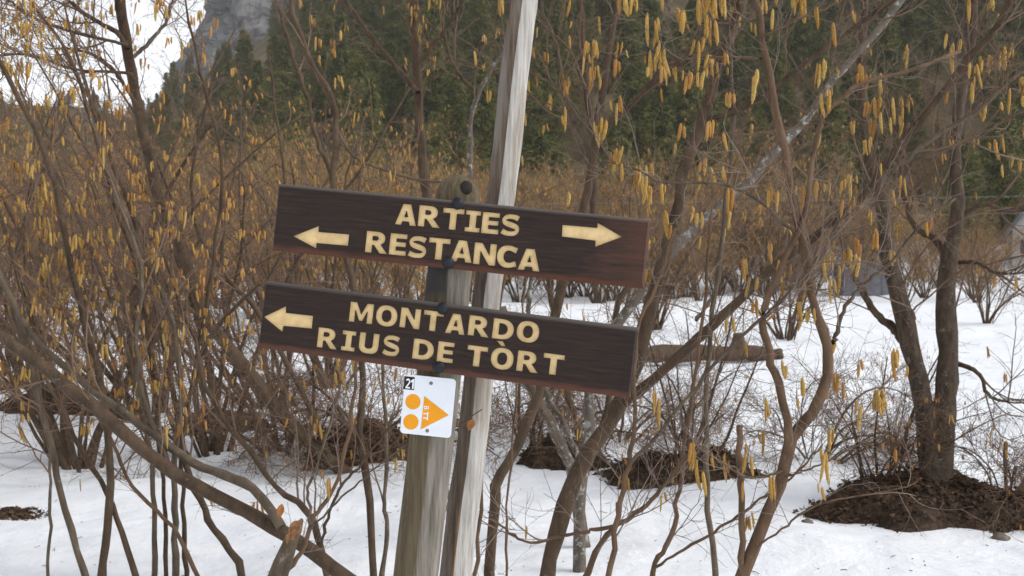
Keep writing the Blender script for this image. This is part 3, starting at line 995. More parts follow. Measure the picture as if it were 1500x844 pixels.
def catkin_mass(sp, scale=1.0, sides=4):
    k = len(sp)
    L = (0.030 + 0.035 * rs.rand(k)) * scale
    z = np.array([0, -0.15, -0.75, -1.0])
    p = sp[:, None, :] + np.stack([np.zeros((k, 4)), np.zeros((k, 4)), L[:, None] * z[None]], -1) + (rs.randn(k, 1, 3) * np.array([0.08, 0.08, 0])) * (-z[None, :, None]) * L[:, None, None]
    R = np.tile(np.array([0.002, 0.0055, 0.0055, 0.0018]), (k, 1)) * scale
    V, F = tubes_arrays([(p, R, sides, False)])
    return mesh_np('distant_catkins', V, F, M['catkin_far'])


def stem_path(pts, d0, d1, r0, r1, grounded=True, extend=0.0, N=30, wob=0.004):
    """pts: photograph pixels from the foot upwards; d0/d1 distance of foot and tip; r in pixels"""
    k = len(pts)
    t = np.linspace(0, 1, k)
    rows = []
    for i, (x, y) in enumerate(pts):
        d = d0 + (d1 - d0) * t[i]
        r = (r0 + (r1 - r0) * t[i]) / FPX * d
        rows.append(list(P(x, y, d)) + [r])
    rows = np.array(rows)
    if grounded:
        a, b = rows[0], rows[1]
        g = float(ground(a[0], a[1]))
        if a[2] > g + 0.05:
            dirv = (a - b)[:3]; dirv = dirv / (np.linalg.norm(dirv) + 1e-9)
            dirv = dirv * 0.6 + np.array([0, 0, -0.8]); dirv /= np.linalg.norm(dirv)
            L = (a[2] - g + 0.06) / max(0.35, -dirv[2])
            q = a.copy(); q[:3] = a[:3] + dirv * L; q[3] = a[3] * 1.12
            rows = np.vstack([q, rows])
    if extend > 0:
        a, b = rows[-1], rows[-2]
        dv = a[:3] - b[:3]; dv = dv / np.linalg.norm(dv)
        q = a.copy(); q[:3] = a[:3] + (dv + np.array([0, 0, 0.15])) * extend; q[3] = a[3] * 0.45
        rows = np.vstack([rows, q])
    p = crom(rows, N)
    p[1:-1, :3] += wob * rs.randn(N - 2, 3) * np.array([1, 1, 0.3])
    p[:, 3] = np.maximum(p[:, 3] * (1 + 0.07 * rs.randn(N)), 0.001)
    return p


def hazel(label, stems, bark_m='bark_brown', twig_m='twig', k1=8, l1=(0.35, 0.8), k2=6, l2=(0.12, 0.34), k3=2, cat=0.10, up=0.10, name='hazel_tree', clus=(1, 3), t0=0.25, scale=1.0, category='tree', group=None, extra=None):
    """stems: dicts(pts, d, r, ...) -> thing with one part per traced stem, its twigs, and its catkins one by one"""
    paths = [stem_path(s['pts'], s['d'][0], s['d'][1], s['r'][0], s['r'][1], s.get('ground', True), s.get('ext', 0.0)) for s in stems]
    base = paths[0][0, :3].copy()
    root = thing(name, label, category, tuple(base), group=group)
    tw, spots = [], []
    for s, p in zip(stems, paths):
        sides = 10 if p[:, 3].max() > 0.02 else 7
        me = tubes('stem', [(p[None, :, :3], p[None, :, 3], sides, True)], M[s.get('bark', bark_m)], base)
        link('stem', me, root)
        q, r = p[None, :, :3], p[None, :, 3]
        kk = s.get('k', k1)
        if kk == 0: continue
        a, ar = sprout(q, r, kk, l1[0], l1[1], (28, 62), 8, 0.16, up, t0=s.get('t0', t0), rk=0.0085, rmin=0.0016, kink=0.06)
        b, br = sprout(a, ar, k2, l2[0], l2[1], (30, 65), 6, 0.18, up * 0.6, rk=0.009, rmin=0.0011, kink=0.10)
        c, cr = sprout(b, br, k3, 0.05, 0.14, (30, 65), 4, 0.2, 0.03, rk=0.012, rmin=0.0009, kink=0.1)
        tw += [(a, ar, 5, False), (b, br, 4, False), (c, cr, 3, False)]
        if s.get('cat', cat) > 0:
            pc = s.get('cat', cat)
            spots += [catkin_spots(b, br, pc, clus), catkin_spots(c, cr, pc * 0.35, clus), catkin_spots(a, ar, pc, clus)]
    if tw:
        link('twigs', tubes('twigs', tw, M[twig_m], base), root, kind='stuff')
    if spots: hang_catkins(root, base, np.concatenate(spots), scale=scale)
    return root


# --- left of the signs
hazel('thick brown hazel stem leaning far to the left across the lower left of the snow', [
    dict(pts=[(600, 930), (530, 868), (460, 810), (380, 760), (250, 690), (130, 590), (60, 535), (0, 490), (-90, 410), (-220, 260)], d=(3.9, 4.4), r=(12, 7), ext=0.6, k=9),
    dict(pts=[(412, 772), (372, 717), (330, 697), (284, 679), (234, 642), (180, 605), (124, 562), (60, 505), (10, 430), (-20, 340)], d=(4.0, 4.5), r=(7.5, 4), ground=False, ext=0.5, bark='bark_grey', k=9),
    dict(pts=[(250, 690), (215, 600), (200, 500), (205, 380), (160, 260)], d=(4.15, 4.6), r=(4.5, 2.5), ground=False, ext=0.4, k=9, bark='bark_grey'),
], cat=0.13, k2=9, k3=3)
hazel('tall hazel with several straight thin stems rising at the left edge of the photo', [
    dict(pts=[(140, 900), (125, 844), (95, 740), (75, 650), (50, 562), (22, 460), (-15, 340), (-50, 220)], d=(4.6, 4.5), r=(5.5, 3), ext=0.4, bark='bark_grey'),
    dict(pts=[(146, 900), (150, 844), (158, 760), (160, 650), (140, 530), (105, 400), (78, 260), (20, 130), (-30, 30)], d=(4.7, 4.6), r=(6.5, 3), ext=0.4, bark='bark_brown'),
    dict(pts=[(215, 900), (200, 844), (175, 770), (150, 710), (110, 640), (78, 560), (40, 450), (0, 320), (-25, 200)], d=(4.7, 4.8), r=(5, 2.5), ext=0.4),
    dict(pts=[(70, 900), (70, 844), (73, 760), (72, 680), (60, 580), (38, 470)], d=(4.5, 4.5), r=(2.6, 1.6), ext=0.3, bark='bark_grey', k=5),
], k1=15, cat=0.17, k2=9, k3=3, clus=(1, 4), t0=0.38)
hazel('close bundle of upright hazel stems in front of the snow, lower left', [
    dict(pts=[(229, 900), (228, 844), (226, 760), (222, 680), (200, 560), (160, 430), (110, 310), (62, 210)], d=(4.9, 5.0), r=(4.5, 2.5), ext=0.4, bark='bark_grey'),
    dict(pts=[(245, 900), (244, 844), (243, 760), (236, 680), (226, 560), (206, 420), (165, 290), (110, 100), (67, 33), (37, -10)], d=(5.0, 5.1), r=(3.5, 2.2), ext=0.4),
    dict(pts=[(257, 900), (256, 844), (258, 760), (255, 680), (265, 560), (247, 452), (230, 416), (200, 349)], d=(4.9, 5.0), r=(5.5, 3), ext=0.5, bark='bark_grey'),
    dict(pts=[(275, 900), (273, 844), (270, 760), (266, 660), (290, 520), (312, 380), (325, 240), (290, 90)], d=(5.0, 5.2), r=(4, 2.2), ext=0.4),
    dict(pts=[(300, 900), (290, 844), (250, 770), (200, 720), (165, 650), (120, 560), (90, 470)], d=(4.8, 4.9), r=(3.6, 2), ext=0.3, bark='bark_red'),
    dict(pts=[(353, 900), (350, 825), (314, 779), (294, 736), (274, 686), (258, 600), (236, 490), (205, 350), (160, 230), (125, 120)], d=(4.9, 5.2), r=(6, 2.6), ext=0.4),
], k1=14, cat=0.15, k2=9, k3=3, clus=(1, 4), t0=0.38)
hazel('long curving hazel stem rising to the upper left corner against the white sky', [
    dict(pts=[(530, 712), (490, 680), (420, 615), (375, 560), (320, 490), (300, 460), (270, 380), (245, 320), (230, 282), (214, 210), (200, 140), (190, 90), (180, 30), (174, -30)], d=(8.0, 6.2), r=(10, 7), ext=0.9),
    dict(pts=[(186, 72), (172, 48), (134, 27), (100, 0), (60, -40)], d=(6.3, 6.3), r=(4, 2.5), ground=False, k=12, ext=0.3),
    dict(pts=[(196, 84), (220, 60), (240, 37), (247, 20), (258, -20)], d=(6.3, 6.4), r=(3, 1.8), ground=False, k=12, ext=0.2, bark='bark_grey'),
    dict(pts=[(197, 118), (185, 107), (110, 102), (40, 80), (-30, 85)], d=(6.3, 6.2), r=(2.6, 1.6), ground=False, k=12),
    dict(pts=[(186, 66), (174, 63), (100, 45), (50, 27), (10, 0)], d=(6.3, 6.0), r=(3, 1.8), ground=False, k=12),
    dict(pts=[(205, 160), (192, 140), (164, 100), (130, 78), (90, 70)], d=(6.4, 6.2), r=(3.2, 2), ground=False, k=12),
    dict(pts=[(318, 487), (307, 476), (274, 449), (234, 416), (214, 396), (174, 359), (134, 319), (94, 282), (50, 230)], d=(7.2, 6.6), r=(3.4, 2), ground=False, k=9),
    dict(pts=[(480, 664), (440, 570), (374, 452), (348, 426), (321, 389), (301, 362), (287, 325), (280, 260), (300, 170)], d=(7.8, 6.6), r=(4.5, 2.2), ground=False, k=10, ext=0.3),
], k1=9, k2=9, k3=3, cat=0.14, l1=(0.4, 0.9), clus=(1, 4), t0=0.3)
hazel('hazel stem behind the left end of the boards forking above the upper board', [
    dict(pts=[(549, 905), (547, 844), (538, 709), (527, 640), (530, 560), (520, 430), (505, 370), (489, 272), (493, 199), (486, 143), (460, 100), (433, 33), (424, -20)], d=(4.5, 5.2), r=(6, 4), ext=0.5, k=14),
    dict(pts=[(489, 262), (462, 200), (450, 143), (423, 66), (404, -10)], d=(5.35, 5.6), r=(4, 2.8), ground=False, ext=0.5, k=9),
    dict(pts=[(561, 905), (560, 844), (567, 775), (563, 732), (566, 640), (560, 540)], d=(4.6, 5.2), r=(4, 2.4), ext=0.3, k=5, bark='bark_grey'),
    dict(pts=[(492, 190), (520, 230), (565, 250), (605, 262), (650, 268)], d=(5.4, 5.2), r=(2.4, 1.5), ground=False, k=6, bark='bark_grey'),
], k1=8, cat=0.12, t0=0.4)
hazel('straight dark hazel trunk behind the post head with a long left limb', [
    dict(pts=[(650, 730), (645, 600), (636, 420), (622, 265), (617, 216), (612, 133), (609, 83), (606, 0), (604, -60)], d=(7.0, 6.4), r=(8, 6), ext=0.8, k=9, t0=0.5),
    dict(pts=[(612, 136), (596, 116), (549, 60), (506, 0), (480, -40)], d=(6.4, 6.6), r=(4.5, 3), ground=False, ext=0.5, k=8),
    dict(pts=[(612, 95), (640, 60), (668, 20), (690, -20)], d=(6.4, 6.2), r=(3, 2), ground=False, k=6),
    dict(pts=[(688, 300), (688, 245), (692, 166), (712, 116), (741, 66), (752, 30), (760, -30)], d=(6.5, 6.3), r=(4, 2.6), ground=False, ext=0.4, k=7, bark='bark_lichen'),
    dict(pts=[(704, 142), (680, 118), (662, 90), (650, 40), (655, -10)], d=(6.5, 6.3), r=(3.2, 2), ground=False, k=6),
], k1=8, cat=0.12, clus=(1, 3))
hazel('slender pale hazel shoot curving up beside the broken stub', [
    dict(pts=[(405, 870), (427, 829), (447, 802), (460, 759), (473, 739), (500, 692), (513, 622), (520, 562), (524, 490)], d=(3.35, 3.6), r=(4.2, 2.4), ext=0.2, k=7, bark='bark_red'),
    dict(pts=[(455, 770), (452, 720), (470, 660), (490, 600), (503, 540)], d=(3.4, 3.7), r=(2.4, 1.5), ground=False, k=4, bark='bark_grey'),
    dict(pts=[(452, 775), (500, 730), (540, 695), (580, 663), (620, 643), (665, 628), (706, 600)], d=(3.4, 2.60), r=(1.6, 0.8), ground=False, k=0, bark='bark_grey', cat=0),
], l1=(0.10, 0.3), k2=3, k3=1, cat=0.06, twig_m='twig_pale', category='shrub', name='hazel_shrub')
hazel('thin hazel with a dark zigzag stem crossing the snow under the lower board', [
    dict(pts=[(480, 870), (475, 820), (460, 770), (440, 740), (400, 710), (365, 660), (335, 625), (300, 562), (285, 500), (262, 440)], d=(4.4, 4.9), r=(5.5, 3), ext=0.4, k=12),
    dict(pts=[(470, 800), (490, 730), (520, 690), (560, 640), (585, 600)], d=(4.45, 4.7), r=(2.6, 1.4), ground=False, k=7),
], cat=0.10, k2=6)

# --- right of the signs
hazel('forked hazel just behind the right half of the boards', [
    dict(pts=[(716, 905), (718, 844), (722, 740), (730, 700), (755, 660), (780, 600), (792, 560), (822, 430), (854, 311), (871, 212), (880, 163), (892, 76), (905, 0), (914, -60)], d=(4.2, 4.5), r=(9, 5), ext=0.6, k=9, t0=0.45),
    dict(pts=[(868, 320), (870, 250), (866, 180), (857, 95), (848, 0), (842, -50)], d=(4.55, 4.8), r=(5.5, 4), ground=False, ext=0.5, k=6),
    dict(pts=[(876, 196), (888, 186), (952, 125), (1002, 80), (1066, 0), (1096, -50)], d=(4.45, 4.2), r=(5.5, 4), ground=False, ext=0.5, k=8),
    dict(pts=[(860, 240), (850, 212), (827, 159), (818, 125), (818, 76), (797, 19), (790, -20)], d=(4.5, 4.4), r=(3, 2), ground=False, k=6, bark='bark_grey'),
    dict(pts=[(870, 190), (865, 184), (816, 129), (778, 106), (764, 98)], d=(4.5, 4.4), r=(2.8, 1.6), ground=False, k=5, bark='bark_grey'),
], k1=10, cat=0.09, l1=(0.3, 0.75), k2=9, k3=3, scale=1.1)
hazel('big hazel stem slanting right past the ends of the boards with a crossing limb', [
    dict(pts=[(796, 905), (802, 844), (813, 792), (835, 720), (860, 662), (889, 626), (910, 590), (932, 537), (957, 431), (974, 377), (992, 306), (1005, 243), (1028, 174), (1043, 125), (1062, 76), (1081, 19), (1094, -30)], d=(3.9, 4.3), r=(13, 7), ext=0.8, k=11, t0=0.5),
    dict(pts=[(912, 590), (950, 562), (997, 521), (1033, 487), (1066, 457), (1100, 424), (1140, 384), (1208, 338), (1271, 281), (1293, 245), (1329, 199), (1375, 142), (1418, 89), (1454, 46), (1482, 0), (1510, -50)], d=(3.95, 3.5), r=(8, 4.5), ground=False, ext=0.5, k=16),
    dict(pts=[(1305, 240), (1322, 238), (1365, 203), (1436, 160), (1471, 125), (1505, 100)], d=(3.65, 3.6), r=(4, 2.5), ground=False, ext=0.3, k=7, bark='bark_grey'),
    dict(pts=[(1300, 246), (1382, 221), (1436, 196), (1505, 158)], d=(3.65, 3.8), r=(3, 2), ground=False, ext=0.3, k=6),
    dict(pts=[(1028, 176), (1080, 162), (1144, 121), (1201, 77), (1258, 36), (1311, 0), (1350, -30)], d=(4.2, 4.0), r=(4.5, 3), ground=False, ext=0.3, k=10),
], k1=9, cat=0.12, l1=(0.3, 0.75), k2=9, k3=3, clus=(1, 4), scale=1.1)
hazel('lichen spotted grey stem rising from the mossy hump behind the lower board', [
    dict(pts=[(849, 844), (849, 756), (853, 684), (864, 630), (862, 576), (880, 510), (930, 440), (1000, 350), (1060, 298), (1087, 274), (1137, 220), (1187, 167), (1222, 114), (1290, 40), (1335, -20)], d=(5.1, 5.6), r=(10, 4.5), ext=0.6, bark='bark_lichen', k=22),
    dict(pts=[(838, 690), (831, 673), (806, 619), (777, 565), (760, 520), (735, 450)], d=(5.7, 5.8), r=(9, 6), bark='bark_lichen', k=8, ground=True),
    dict(pts=[(850, 684), (845, 665), (820, 610), (800, 575), (775, 480), (780, 400)], d=(5.8, 5.8), r=(5, 3.5), bark='bark_lichen', k=8, ground=False),
    dict(pts=[(854, 690), (850, 665), (845, 620), (830, 572), (812, 470), (800, 380)], d=(5.9, 5.9), r=(6, 4), k=8, ground=False),
    dict(pts=[(856, 700), (890, 600), (905, 450), (935, 400), (920, 340)], d=(5.9, 6.0), r=(5, 3), k=8, ground=False),
], k1=8, cat=0.05, l1=(0.3, 0.8), k2=8, k3=3, up=0.05)
hazel('single slender red-brown shoot close to the right side of the pole', [
    dict(pts=[(693, 905), (696, 842), (705, 720), (712, 630), (721, 558), (733, 460), (745, 380)], d=(3.2, 3.3), r=(3.4, 2), ext=0.2, k=5, bark='bark_red'),
    dict(pts=[(745, 905), (742, 790), (748, 690), (757, 560), (768, 440)], d=(3.5, 3.7), r=(2, 1.4), ext=0.2, k=4, bark='bark_red'),
], l1=(0.1, 0.3), k2=2, k3=0, cat=0.04, category='shrub', name='hazel_shrub')
hazel('reddish hazel with arching pale shoots in front of the right snow', [
    dict(pts=[(886, 905), (892, 844), (903, 763), (914, 702), (928, 640), (928, 565), (936, 480), (960, 420)], d=(3.3, 3.5), r=(4.6, 2.4), ext=0.2, bark='bark_red', k=6),
    dict(pts=[(922, 680), (979, 619), (1040, 540), (1100, 480), (1170, 415), (1215, 350), (1250, 290)], d=(3.35, 3.3), r=(3, 1.8), ground=False, bark='bark_grey', k=9),
    dict(pts=[(850, 905), (862, 835), (882, 792), (903, 770), (932, 752), (961, 727), (990, 690), (1030, 640)], d=(3.4, 3.5), r=(5.5, 2), bark='bark_red', k=8),
    dict(pts=[(956, 905), (957, 835), (968, 810), (982, 788), (990, 752), (997, 702), (1004, 648), (1015, 562), (1030, 470), (1038, 380)], d=(3.5, 3.7), r=(4.6, 2.4), ext=0.2, bark='bark_red', k=7),
    dict(pts=[(905, 770), (860, 778), (820, 785), (775, 795), (740, 775), (715, 750)], d=(3.4, 3.5), r=(3, 1.4), ground=False, bark='bark_red', k=6),
    dict(pts=[(958, 832), (1010, 800), (1060, 770), (1110, 735), (1160, 700), (1205, 650)], d=(3.5, 3.4), r=(2.4, 1.4), ground=False, bark='bark_red', k=7),
], l1=(0.15, 0.5), k2=5, k3=2, cat=0.05, twig_m='twig_pale', clus=(1, 4), t0=0.25)
hazel('straight dark pole-like hazel stem before the earth bank right of the signs', [
    dict(pts=[(1052, 905), (1047, 844), (1035, 720), (1035, 630), (1036, 540), (1045, 440), (1062, 320), (1074, 200), (1070, 80)], d=(3.9, 4.2), r=(5, 2.6), ext=0.4, bark='bark_grey', k=9, t0=0.4),
    dict(pts=[(1020, 470), (1050, 420), (1062, 330), (1080, 250)], d=(4.1, 4.4), r=(3, 1.8), ground=False, k=4, bark='bark_grey'),
], cat=0.08, l1=(0.2, 0.5), k2=4)
hazel('cut hazel stem with a blunt top standing beside the forked hazel', [
    dict(pts=[(1083, 905), (1085, 844), (1087, 720), (1084, 640), (1083, 626)], d=(3.3, 3.3), r=(5.2, 4.6), bark='bark_red', k=2, cat=0),
], l1=(0.06, 0.15), k2=1, k3=0, cat=0, name='cut_stem', category='stump')
hazel('smooth forked hazel with large catkin clusters at the right foreground', [
    dict(pts=[(1066, 905), (1087, 844), (1109, 792), (1134, 727), (1148, 684), (1163, 634), (1184, 612), (1202, 580), (1213, 540), (1214, 510), (1204, 480), (1192, 447), (1182, 394), (1172, 338), (1160, 288), (1148, 213), (1133, 135), (1119, 64), (1110, 18), (1100, -40)], d=(3.3, 3.4), r=(10, 4.5), ext=0.5, bark='bark_red', k=13),
    dict(pts=[(1156, 664), (1153, 615), (1138, 558), (1130, 531), (1116, 481), (1121, 447), (1146, 387), (1166, 344), (1183, 299), (1197, 213), (1215, 160), (1244, 132), (1279, 116), (1336, 103), (1407, 75)], d=(3.3, 3.4), r=(6.5, 2.6), ground=False, bark='bark_red', k=14),
    dict(pts=[(1220, 503), (1225, 487), (1238, 451), (1262, 420), (1300, 390), (1350, 330), (1400, 290)], d=(3.35, 3.3), r=(3.6, 1.8), ground=False, bark='bark_grey', k=7),
    dict(pts=[(1166, 344), (1119, 300), (1062, 271), (967, 267), (937, 250), (884, 235)], d=(3.35, 3.3), r=(2.8, 1.3), ground=False, bark='bark_grey', k=9, cat=0.5),
    dict(pts=[(1114, 30), (1108, 30), (1040, 34), (985, 31), (905, 28)], d=(3.4, 3.4), r=(2.0, 1.2), ground=False, bark='bark_grey', k=7, cat=0.5),
    dict(pts=[(1122, 88), (1100, 85), (1028, 84), (980, 92)], d=(3.4, 3.4), r=(2.0, 1.2), ground=False, bark='bark_red', k=5, cat=0.4),
    dict(pts=[(1117, 55), (1123, 50), (1187, 21), (1233, 0), (1270, -30)], d=(3.4, 3.3), r=(2.4, 1.6), ground=False, bark='bark_red', k=6, cat=0.5),
    dict(pts=[(1100, 812), (1150, 770), (1200, 740), (1270, 725), (1330, 712), (1350, 700)], d=(3.3, 3.2), r=(1.8, 1.0), ground=False, bark='bark_red', k=4, cat=0.3),
    dict(pts=[(1140, 700), (1180, 690), (1240, 660), (1290, 640)], d=(3.3, 3.3), r=(1.8, 1.0), ground=False, bark='bark_red', k=4, cat=0.3),
    dict(pts=[(1145, 690), (1100, 700), (1060, 680), (1045, 650)], d=(3.3, 3.2), r=(1.8, 1.0), ground=False, bark='bark_red', k=3, cat=0.6),
], l1=(0.12, 0.42), k2=4, k3=2, cat=0.15, clus=(1, 4), scale=1.1, t0=0.2, twig_m='twig_pale')
hazel('stout twin trunked grey tree standing on the large earth bank at right', [
    dict(pts=[(1366, 735), (1366, 690), (1360, 640), (1350, 580), (1336, 520), (1318, 440), (1300, 370), (1292, 300), (1270, 200), (1262, 90), (1270, -20)], d=(6.6, 7.0), r=(20, 5), ext=0.8, bark='bark_rough'),
    dict(pts=[(1374, 738), (1376, 690), (1382, 620), (1387, 560), (1388, 500), (1385, 420), (1392, 370), (1402, 310), (1398, 200), (1420, 80), (1430, -20)], d=(6.6, 7.0), r=(20, 5), ext=0.8, bark='bark_rough'),
    dict(pts=[(1325, 500), (1306, 478), (1285, 462), (1262, 425), (1240, 380), (1225, 300)], d=(6.9, 6.8), r=(7, 3), ground=False, k=9),
    dict(pts=[(1386, 375), (1370, 350), (1340, 330), (1320, 260), (1330, 180)], d=(6.95, 7.2), r=(6, 3), ground=False, k=8),
    dict(pts=[(1398, 385), (1430, 385), (1460, 400), (1500, 400)], d=(6.9, 6.6), r=(3.5, 1.5), ground=False, k=9),
    dict(pts=[(1392, 530), (1430, 545), (1450, 580), (1480, 590)], d=(6.8, 6.5), r=(4, 1.6), ground=False, k=9),
    dict(pts=[(1402, 320), (1440, 300), (1480, 310), (1530, 300)], d=(6.9, 6.7), r=(4, 1.8), ground=False, k=9),
], k1=16, cat=0.04, l1=(0.5, 1.3), k2=9, k3=3, up=0.05, t0=0.38)


# --- whole shrubs built once and copied (further back)
def shrub_variant(seed, nst, H, spread, kb, kt, cat, arch=0.02, twigmat='twig', l2=(0.35, 0.95), k3=2, fine=1.0, r0=0.018):
    global rs
    keep = rs; rs = np.random.RandomState(seed)
    az = rs.rand(nst) * 2 * np.pi; tilt = np.radians(4 + spread * rs.rand(nst) ** 0.8)
    d = np.stack([np.cos(az) * np.sin(tilt), np.sin(az) * np.sin(tilt), np.cos(tilt)], -1)
    L = H * (0.6 + 0.5 * rs.rand(nst))
    n = 14
    p = np.zeros((nst, n, 3)); p[:, 0] = np.stack([np.cos(az), np.sin(az), np.zeros(nst)], -1) * (0.18 * rs.rand(nst))[:, None] + np.array([0, 0, -0.12])
    bend = rs.randn(nst, 3) * 0.05 * np.array([1, 1, 0.2])
    for j in range(1, n):
        d = norm(d + bend + rs.randn(nst, 3) * 0.06 + np.array([0, 0, -arch * j / 4 if arch > 0.05 else 0.01]))
        p[:, j] = p[:, j - 1] + d * (L / (n - 1))[:, None]
    r = (r0 * (0.5 + 0.8 * rs.rand(nst)))[:, None] * np.linspace(1, 0.3, n)[None]
    a, ar = sprout(p, r, kb, l2[0], l2[1], (22, 60), 8, 0.14, 0.05 - arch * 0.5, t0=0.18, rk=0.008, rmin=0.0030 * fine)
    b, br = sprout(a, ar, kt, 0.15, 0.5, (25, 65), 5, 0.18, 0.02, rk=0.008, rmin=0.0022 * fine)
    c, cr = sprout(b, br, k3, 0.07, 0.22, (25, 65), 4, 0.2, 0.0, rk=0.01, rmin=0.0018 * fine)
    st = tubes('stems', [(p, r, 6, True)], M['bark_brown'])
    tw = tubes('twigs', [(a, ar, 4, False), (b, br, 3, False), (c, cr, 3, False)], M[twigmat])
    sp = np.concatenate([catkin_spots(b, br, cat, (1, 3)), catkin_spots(c, cr, cat * 0.4, (1, 2))])
    cm = catkin_mass(sp, 1.05 * max(1, fine ** 0.5)) if len(sp) else None
    rs = keep
    return st, tw, cm


def place_shrub(var, x, y, s, rz, label, group=None, name='hazel_shrub', category='shrub', z=None, lean=0.0):
    st, tw, cm = var
    zz = float(ground(x, y)) if z is None else z
    root = thing(name, label, category, (x, y, zz), (Matrix.Rotation(lean, 3, 'Y') @ Matrix.Rotation(rz, 3, 'Z')).to_euler(), group)
    root.scale = (s, s, s)
    for nm, me in (('stems', st), ('twigs', tw), ('distant_catkins', cm)):
        if me: link(nm, me, root, kind='stuff')
    return root


UPR = [shrub_variant(101 + k, 15, 2.3, 26, 8, 6, 0.05, 0.0, l2=(0.3, 0.8)) for k in range(2)]
ARC = [shrub_variant(121 + k, 13, 1.6, 55, 9, 9, 0.03, 0.10, l2=(0.35, 0.8), k3=3, r0=0.016) for k in range(2)]
TALL = [shrub_variant(141 + k, 15, 4.0, 32, 9, 8, 0.13, 0.01, l2=(0.5, 1.2), fine=1.1, r0=0.028) for k in range(4)]
FAR = [shrub_variant(161 + k, 16, 4.6, 30, 10, 9, 0.22, 0.01, 'brush', l2=(0.6, 1.3), fine=2.0, r0=0.026) for k in range(3)]

def at(px, d): return (px - CX) / FPX * d, d


for (v, px, d, s, rz, lab) in [
    (UPR[0], 1003, 7.6, 0.72, 0.4, 'dense upright clump of thin stems on the earth bank right of the lower board'),
    (UPR[1], 1290, 6.9, 0.55, 2.1, 'bunch of thin shoots left of the twin trunked tree on its bank'),
    (ARC[0], 545, 8.3, 1.0, 0.9, 'arching twiggy shrub on the dark bank just left of the post'),
    (ARC[1], 780, 8.6, 1.05, 4.0, 'tangled arching shrub seen below the lower board right of the pole'),
    (ARC[0], 1475, 6.9, 0.75, 3.0, 'small twiggy shrub on the bank at the right edge'),
    (ARC[1], 430, 8.9, 1.1, 1.2, 'arching shrub below the left end of the lower board'),
    (ARC[0], 905, 9.4, 0.8, 5.1, 'low tangled shrub between the lower board and the upright clump'),
    (ARC[1], 1190, 8.6, 0.8, 2.5, 'fine twigged shrub on open snow behind the forked hazel'),
    (TALL[0], 300, 8.8, 0.95, 0.2, 'tall bushy hazel full of catkins left of the upper board'),
    (TALL[1], 110, 8.4, 1.0, 1.5, 'tall bushy hazel full of catkins near the left edge'),
    (TALL[2], -40, 9.6, 1.05, 3.1, 'dense hazel with orange catkins cut by the left edge'),
    (TALL[3], 215, 11.0, 1.1, 4.4, 'hazel behind the long curving stem in the left thicket'),
    (TALL[0], 395, 11.5, 1.0, 2.8, 'hazel whose twigs reach over the top of the upper board left end'),
    (TALL[1], 30, 13.0, 1.15, 5.2, 'far hazel in the back of the left thicket'),
    (TALL[2], 480, 13.5, 1.0, 0.7, 'hazel seen above the middle of the upper board beyond the trunks'),
    (TALL[3], 1150, 24.0, 1.1, 1.9, 'bushy hazel behind the fallen log'),
    (TALL[2], 960, 27.0, 1.2, 3.9, 'bushy hazel behind the right end of the upper board'),
    (TALL[1], 1445, 30.0, 0.9, 0.1, 'bare bushy hazel beyond the twin trunked tree'),
]:
    x, y = at(px, d)
    place_shrub(v, x, y, s, rz, lab, lean=-0.30 if (px < 420 and s > 0.9 and v in TALL) else 0.0)

# belt of golden brush behind
r2 = np.random.RandomState(5)
for k in range(64):
    px = -60 + 1640 * (k + r2.rand()) / 64
    if px < 640: d = 20 + 36 * r2.rand()
    else: d = 50 + 26 * r2.rand()
    if 1215 < px < 1310: d = 78 + 5 * r2.rand()
    if px > 1440: continue
    x, y = at(px, d)
    hgt = (2.6 + (130 + 80 * r2.rand()) / FPX * d) / 4.6
    if px > 1180: hgt *= 0.62
    place_shrub(FAR[r2.randint(3)], x, y, hgt, r2.rand() * 6.28, 'golden brown bare hazel in the brush belt behind the signs', 'hazels in the brush belt')

for k in range(60):
    px = 690 + 870 * (k + r2.rand()) / 60
    d = 69 + 14 * r2.rand()
    if 1215 < px < 1310: d = 76 + 7 * r2.rand()
    if px > 1462: continue
    x, y = at(px, d)
    place_shrub(FAR[r2.randint(3)], x, y, (0.35 + 0.6 * r2.rand()) * (0.55 if px > 1470 else 1), r2.rand() * 6.28, 'low brown bush along the far edge of the snowy meadow', 'bushes along the far edge of the meadow')

